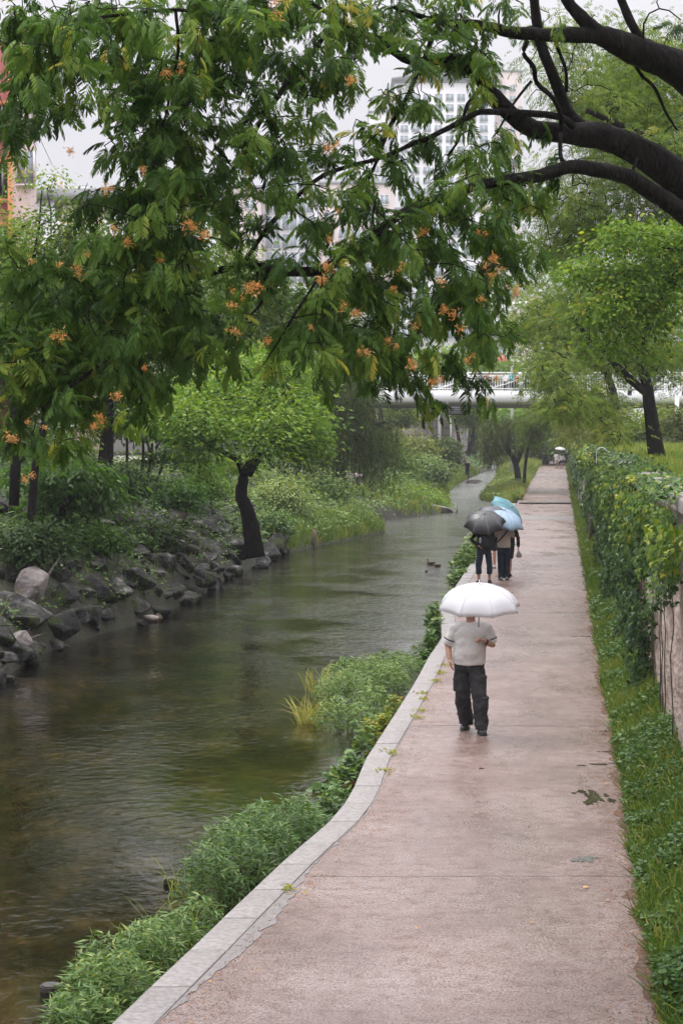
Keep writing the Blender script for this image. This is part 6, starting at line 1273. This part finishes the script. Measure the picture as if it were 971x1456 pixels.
pb = figure(716, 825, (0, 1), 'person in a beige shirt and long dark trousers with a bag strap across the back', 1.70, C_BEIGE, C_NAVY, ((-.28, .02, 1.12), (-.16, .16, 1.26), (.25, .08, 1.14), (.08, .22, 1.26)), skin=M_SKIN2, shoes=M_GSHOE, stance=.08, group=GP, legw=1.1, build=.95)
bx, by = pb.location.x, pb.location.y; mb = MB(); mb.tube([(bx - .19, by + .02, .98), (bx - .12, by - .15, 1.08), (bx + .02, by - .158, 1.24), (bx + .13, by - .11, 1.37), (bx + .15, by + .0, 1.43)], [(.018, .006)] * 5, 6, ref=(0, 1, 0)); o = mb.build('bag_strap', C_BLACK, pb)
pc = figure(706, 808, (0, 1), 'person in black shorts and white trainers standing half hidden between the two in front', 1.70, C_BLACK, C_BLACK, ((-.26, .05, 1.12), (-.1, .2, 1.2), (.26, .05, 1.12), (.1, .2, 1.25)), crop=.45, shoes=M_WSHOE, stance=.07, group=GP)
pd = figure(722, 820, (0, 1), 'person in black with one long-sleeved arm hanging, standing behind the one in beige', 1.66, C_BLACK, C_BLACK, ((-.22, .1, 1.14), (-.05, .2, 1.25), (.27, .0, 1.08), (.28, -.02, .83)), crop=.45, sleeves='long', stance=.05, group=GP)
dx_, dy_ = pd.location.x, pd.location.y; mb = MB(); mb.tube([(dx_ + .285, dy_ - .03, .72), (dx_ + .285, dy_ - .03, .64), (dx_ + .29, dy_ - .03, .56), (dx_ + .29, dy_ - .03, .52)], [(.02, .02), (.06, .03), (.08, .04), (.06, .02)], 8, ref=(0, 1, 0)); o = mb.build('pouch', M_GSHOE, None, smooth=True); setp(o, 'small pale grey pouch dangling from the hand of the black-sleeved person', 'bag')
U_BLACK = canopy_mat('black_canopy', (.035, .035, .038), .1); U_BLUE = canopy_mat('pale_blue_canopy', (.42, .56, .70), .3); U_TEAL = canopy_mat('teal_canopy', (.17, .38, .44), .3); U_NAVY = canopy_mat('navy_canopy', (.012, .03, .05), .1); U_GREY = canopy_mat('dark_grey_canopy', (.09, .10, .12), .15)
def umb_at(lab, px, py, Y, axis, rad, hgt, mat, hand_pt, **k):
    tip = np.array(tuple(at(px, py, Y))); axis = unit(np.array(axis, float)); return umbrella(lab, tip, axis, rad, hgt, mat, k.pop('sl', .78), **k)
umb_at('black umbrella with a pointed top tilted towards the camera over the person with the backpack', 688.5, 731.5, pa.location.y - .05, (-.07, -.55, 1), .56, .30, U_BLACK, None, spin=.1)
umb_at('pale silvery-blue umbrella with its shaded lower panels coloured dark grey over the person in beige', 717, 726, pb.location.y + .1, (.34, -.35, 1), .66, .28, U_BLUE, None, mats={0: U_GREY, 1: U_BLUE, 2: U_BLUE, 3: U_BLUE, 4: U_BLUE, 5: U_BLUE, 6: U_BLUE, 7: U_GREY}, spin=-.3)  # grey panels paint the shade on the low side of the tilted canopy
umb_at('teal umbrella tipped steeply to the right behind the pale blue one', 727, 722, pd.location.y + 1.2, (.75, -.55, .75), .58, .24, U_TEAL, None, spin=.4, sl=.7)
umb_at('navy umbrella mostly hidden behind the teal one', 708, 717, pc.location.y + .6, (-.25, .1, 1), .42, .2, U_NAVY, None, spin=.7, sl=.8)
# far walkers
FG = 'walkers far along the path'
f1 = figure(791, 666, (0, 1), 'distant person in white shirt and pale shorts sharing a white umbrella', 1.74, C_WHITE, C_KHAKI, ((-.26, 0, 1.1), (-.24, .05, .86), (.24, .08, 1.15), (.12, .2, 1.25)), crop=.45, vox=.03, group=FG)
f2 = figure(798, 666, (0, 1), 'distant person with long dark hair, white top and navy skirt', 1.60, C_WHITE, None, ((-.22, 0, 1.1), (-.24, .05, .86), (.24, 0, 1.1), (.26, .05, .86)), skirt=C_NAVY, hairlen=.34, vox=.03, group=FG)
umb_at('distant white umbrella shared by the pair far along the path', 796.5, 635.5, f1.location.y, (.1, -.1, 1), .62, .28, C_WUMB, None, group=FG, sl=.8)
f3 = figure(785, 655, (0, 1), 'distant person in dark clothes furthest along the path', 1.68, C_BLACK, C_NAVY, ((-.24, 0, 1.1), (-.24, .05, .86), (.24, .08, 1.15), (.12, .2, 1.25)), vox=.04, group=FG)
umb_at('distant dark grey umbrella over the furthest person on the path', 787, 632.5, f3.location.y, (.1, -.2, 1), .56, .26, U_GREY, None, group=FG, sl=.8)
figure(0, 0, (0, -1), 'tiny figure standing on the far left bank beside the foot of the stairs', 1.7, C_BLACK, C_NAVY, ((-.24, 0, 1.1), (-.24, .05, .86), (.24, 0, 1.1), (.24, .05, .86)), vox=.05, at_=(pxX(664, 178), 178, zland(pxX(664, 178), 178)))
# people on the bridge, seen through the railing
C_RED = cloth('red_top', (.55, .05, .05), .1); C_BLUE = cloth('blue_top', (.06, .16, .42), .1); C_ORG = cloth('orange_top', (.65, .22, .05), .1); C_TEAL = cloth('teal_top', (.05, .35, .35), .1)
DZ = zt_deck = pyZ(555.5, BY)
for i, (px, t_, l_, lab) in enumerate([(718, C_WHITE, C_BLACK, 'person in white on the bridge under the red parasol'), (727, C_TEAL, C_NAVY, 'person in teal behind the bridge railing'), (733, C_RED, C_NAVY, 'person in a red top left of the white bridge post'), (748, C_BLUE, C_BLACK, 'person in blue just right of the white bridge post'), (757, C_ORG, C_NAVY, 'person in orange on the bridge right of the one in blue'), (768, C_WHITE, C_RED, 'person in white with red trousers at the right on the bridge')]):
    Yb = BY + 1.2 + (i % 3) * .9; figure(0, 0, (0, -1) if i % 2 else (0, 1), lab, 1.35 if i % 2 else 1.2, t_, l_, ((-.26, 0, 1.1), (-.2, -.15, .95), (.26, 0, 1.1), (.22, -.15, .9)), vox=.045, group='people on the bridge', at_=(pxX(px, Yb), Yb, DZ))
def parasol(px, py, Y, mat, lab, rad=1.1, h=.55):
    c = at(px, py, Y); umbrella(lab, tuple(c), (0, -.05, 1), rad, h, mat, c.z - DZ - .1, group=None, sag=.05)
parasol(700, 500, BY + 5, canopy_mat('red_canopy', (.62, .20, .16), .3), 'big coral red parasol standing on the bridge behind the leaves', 1.0, .6)
parasol(733, 534, BY + 3.8, canopy_mat('orange_canopy', (.75, .25, .05), .3), 'small orange parasol low behind the bridge railing', .42, .2)

# ================================================================== the misty air
hz = MB(); hz.box((-640, -30, -2.6), (640, 1440, 128)); m, n, out = newmat('misty_air'); pv = N(n, 'VolumePrincipled'); pv.inputs['Density'].default_value = HAZE; pv.inputs['Color'].default_value = (.93, .94, 1, 1); pv.inputs['Anisotropy'].default_value = .2
n.links.new(pv.outputs[0], out.inputs['Volume']); o = hz.build('haze', m); setp(o, kind='stuff'); o.visible_shadow = True
print('objects', len(bpy.data.objects), 'tris', sum(len(o.data.polygons) for o in bpy.data.objects if o.type == 'MESH'))
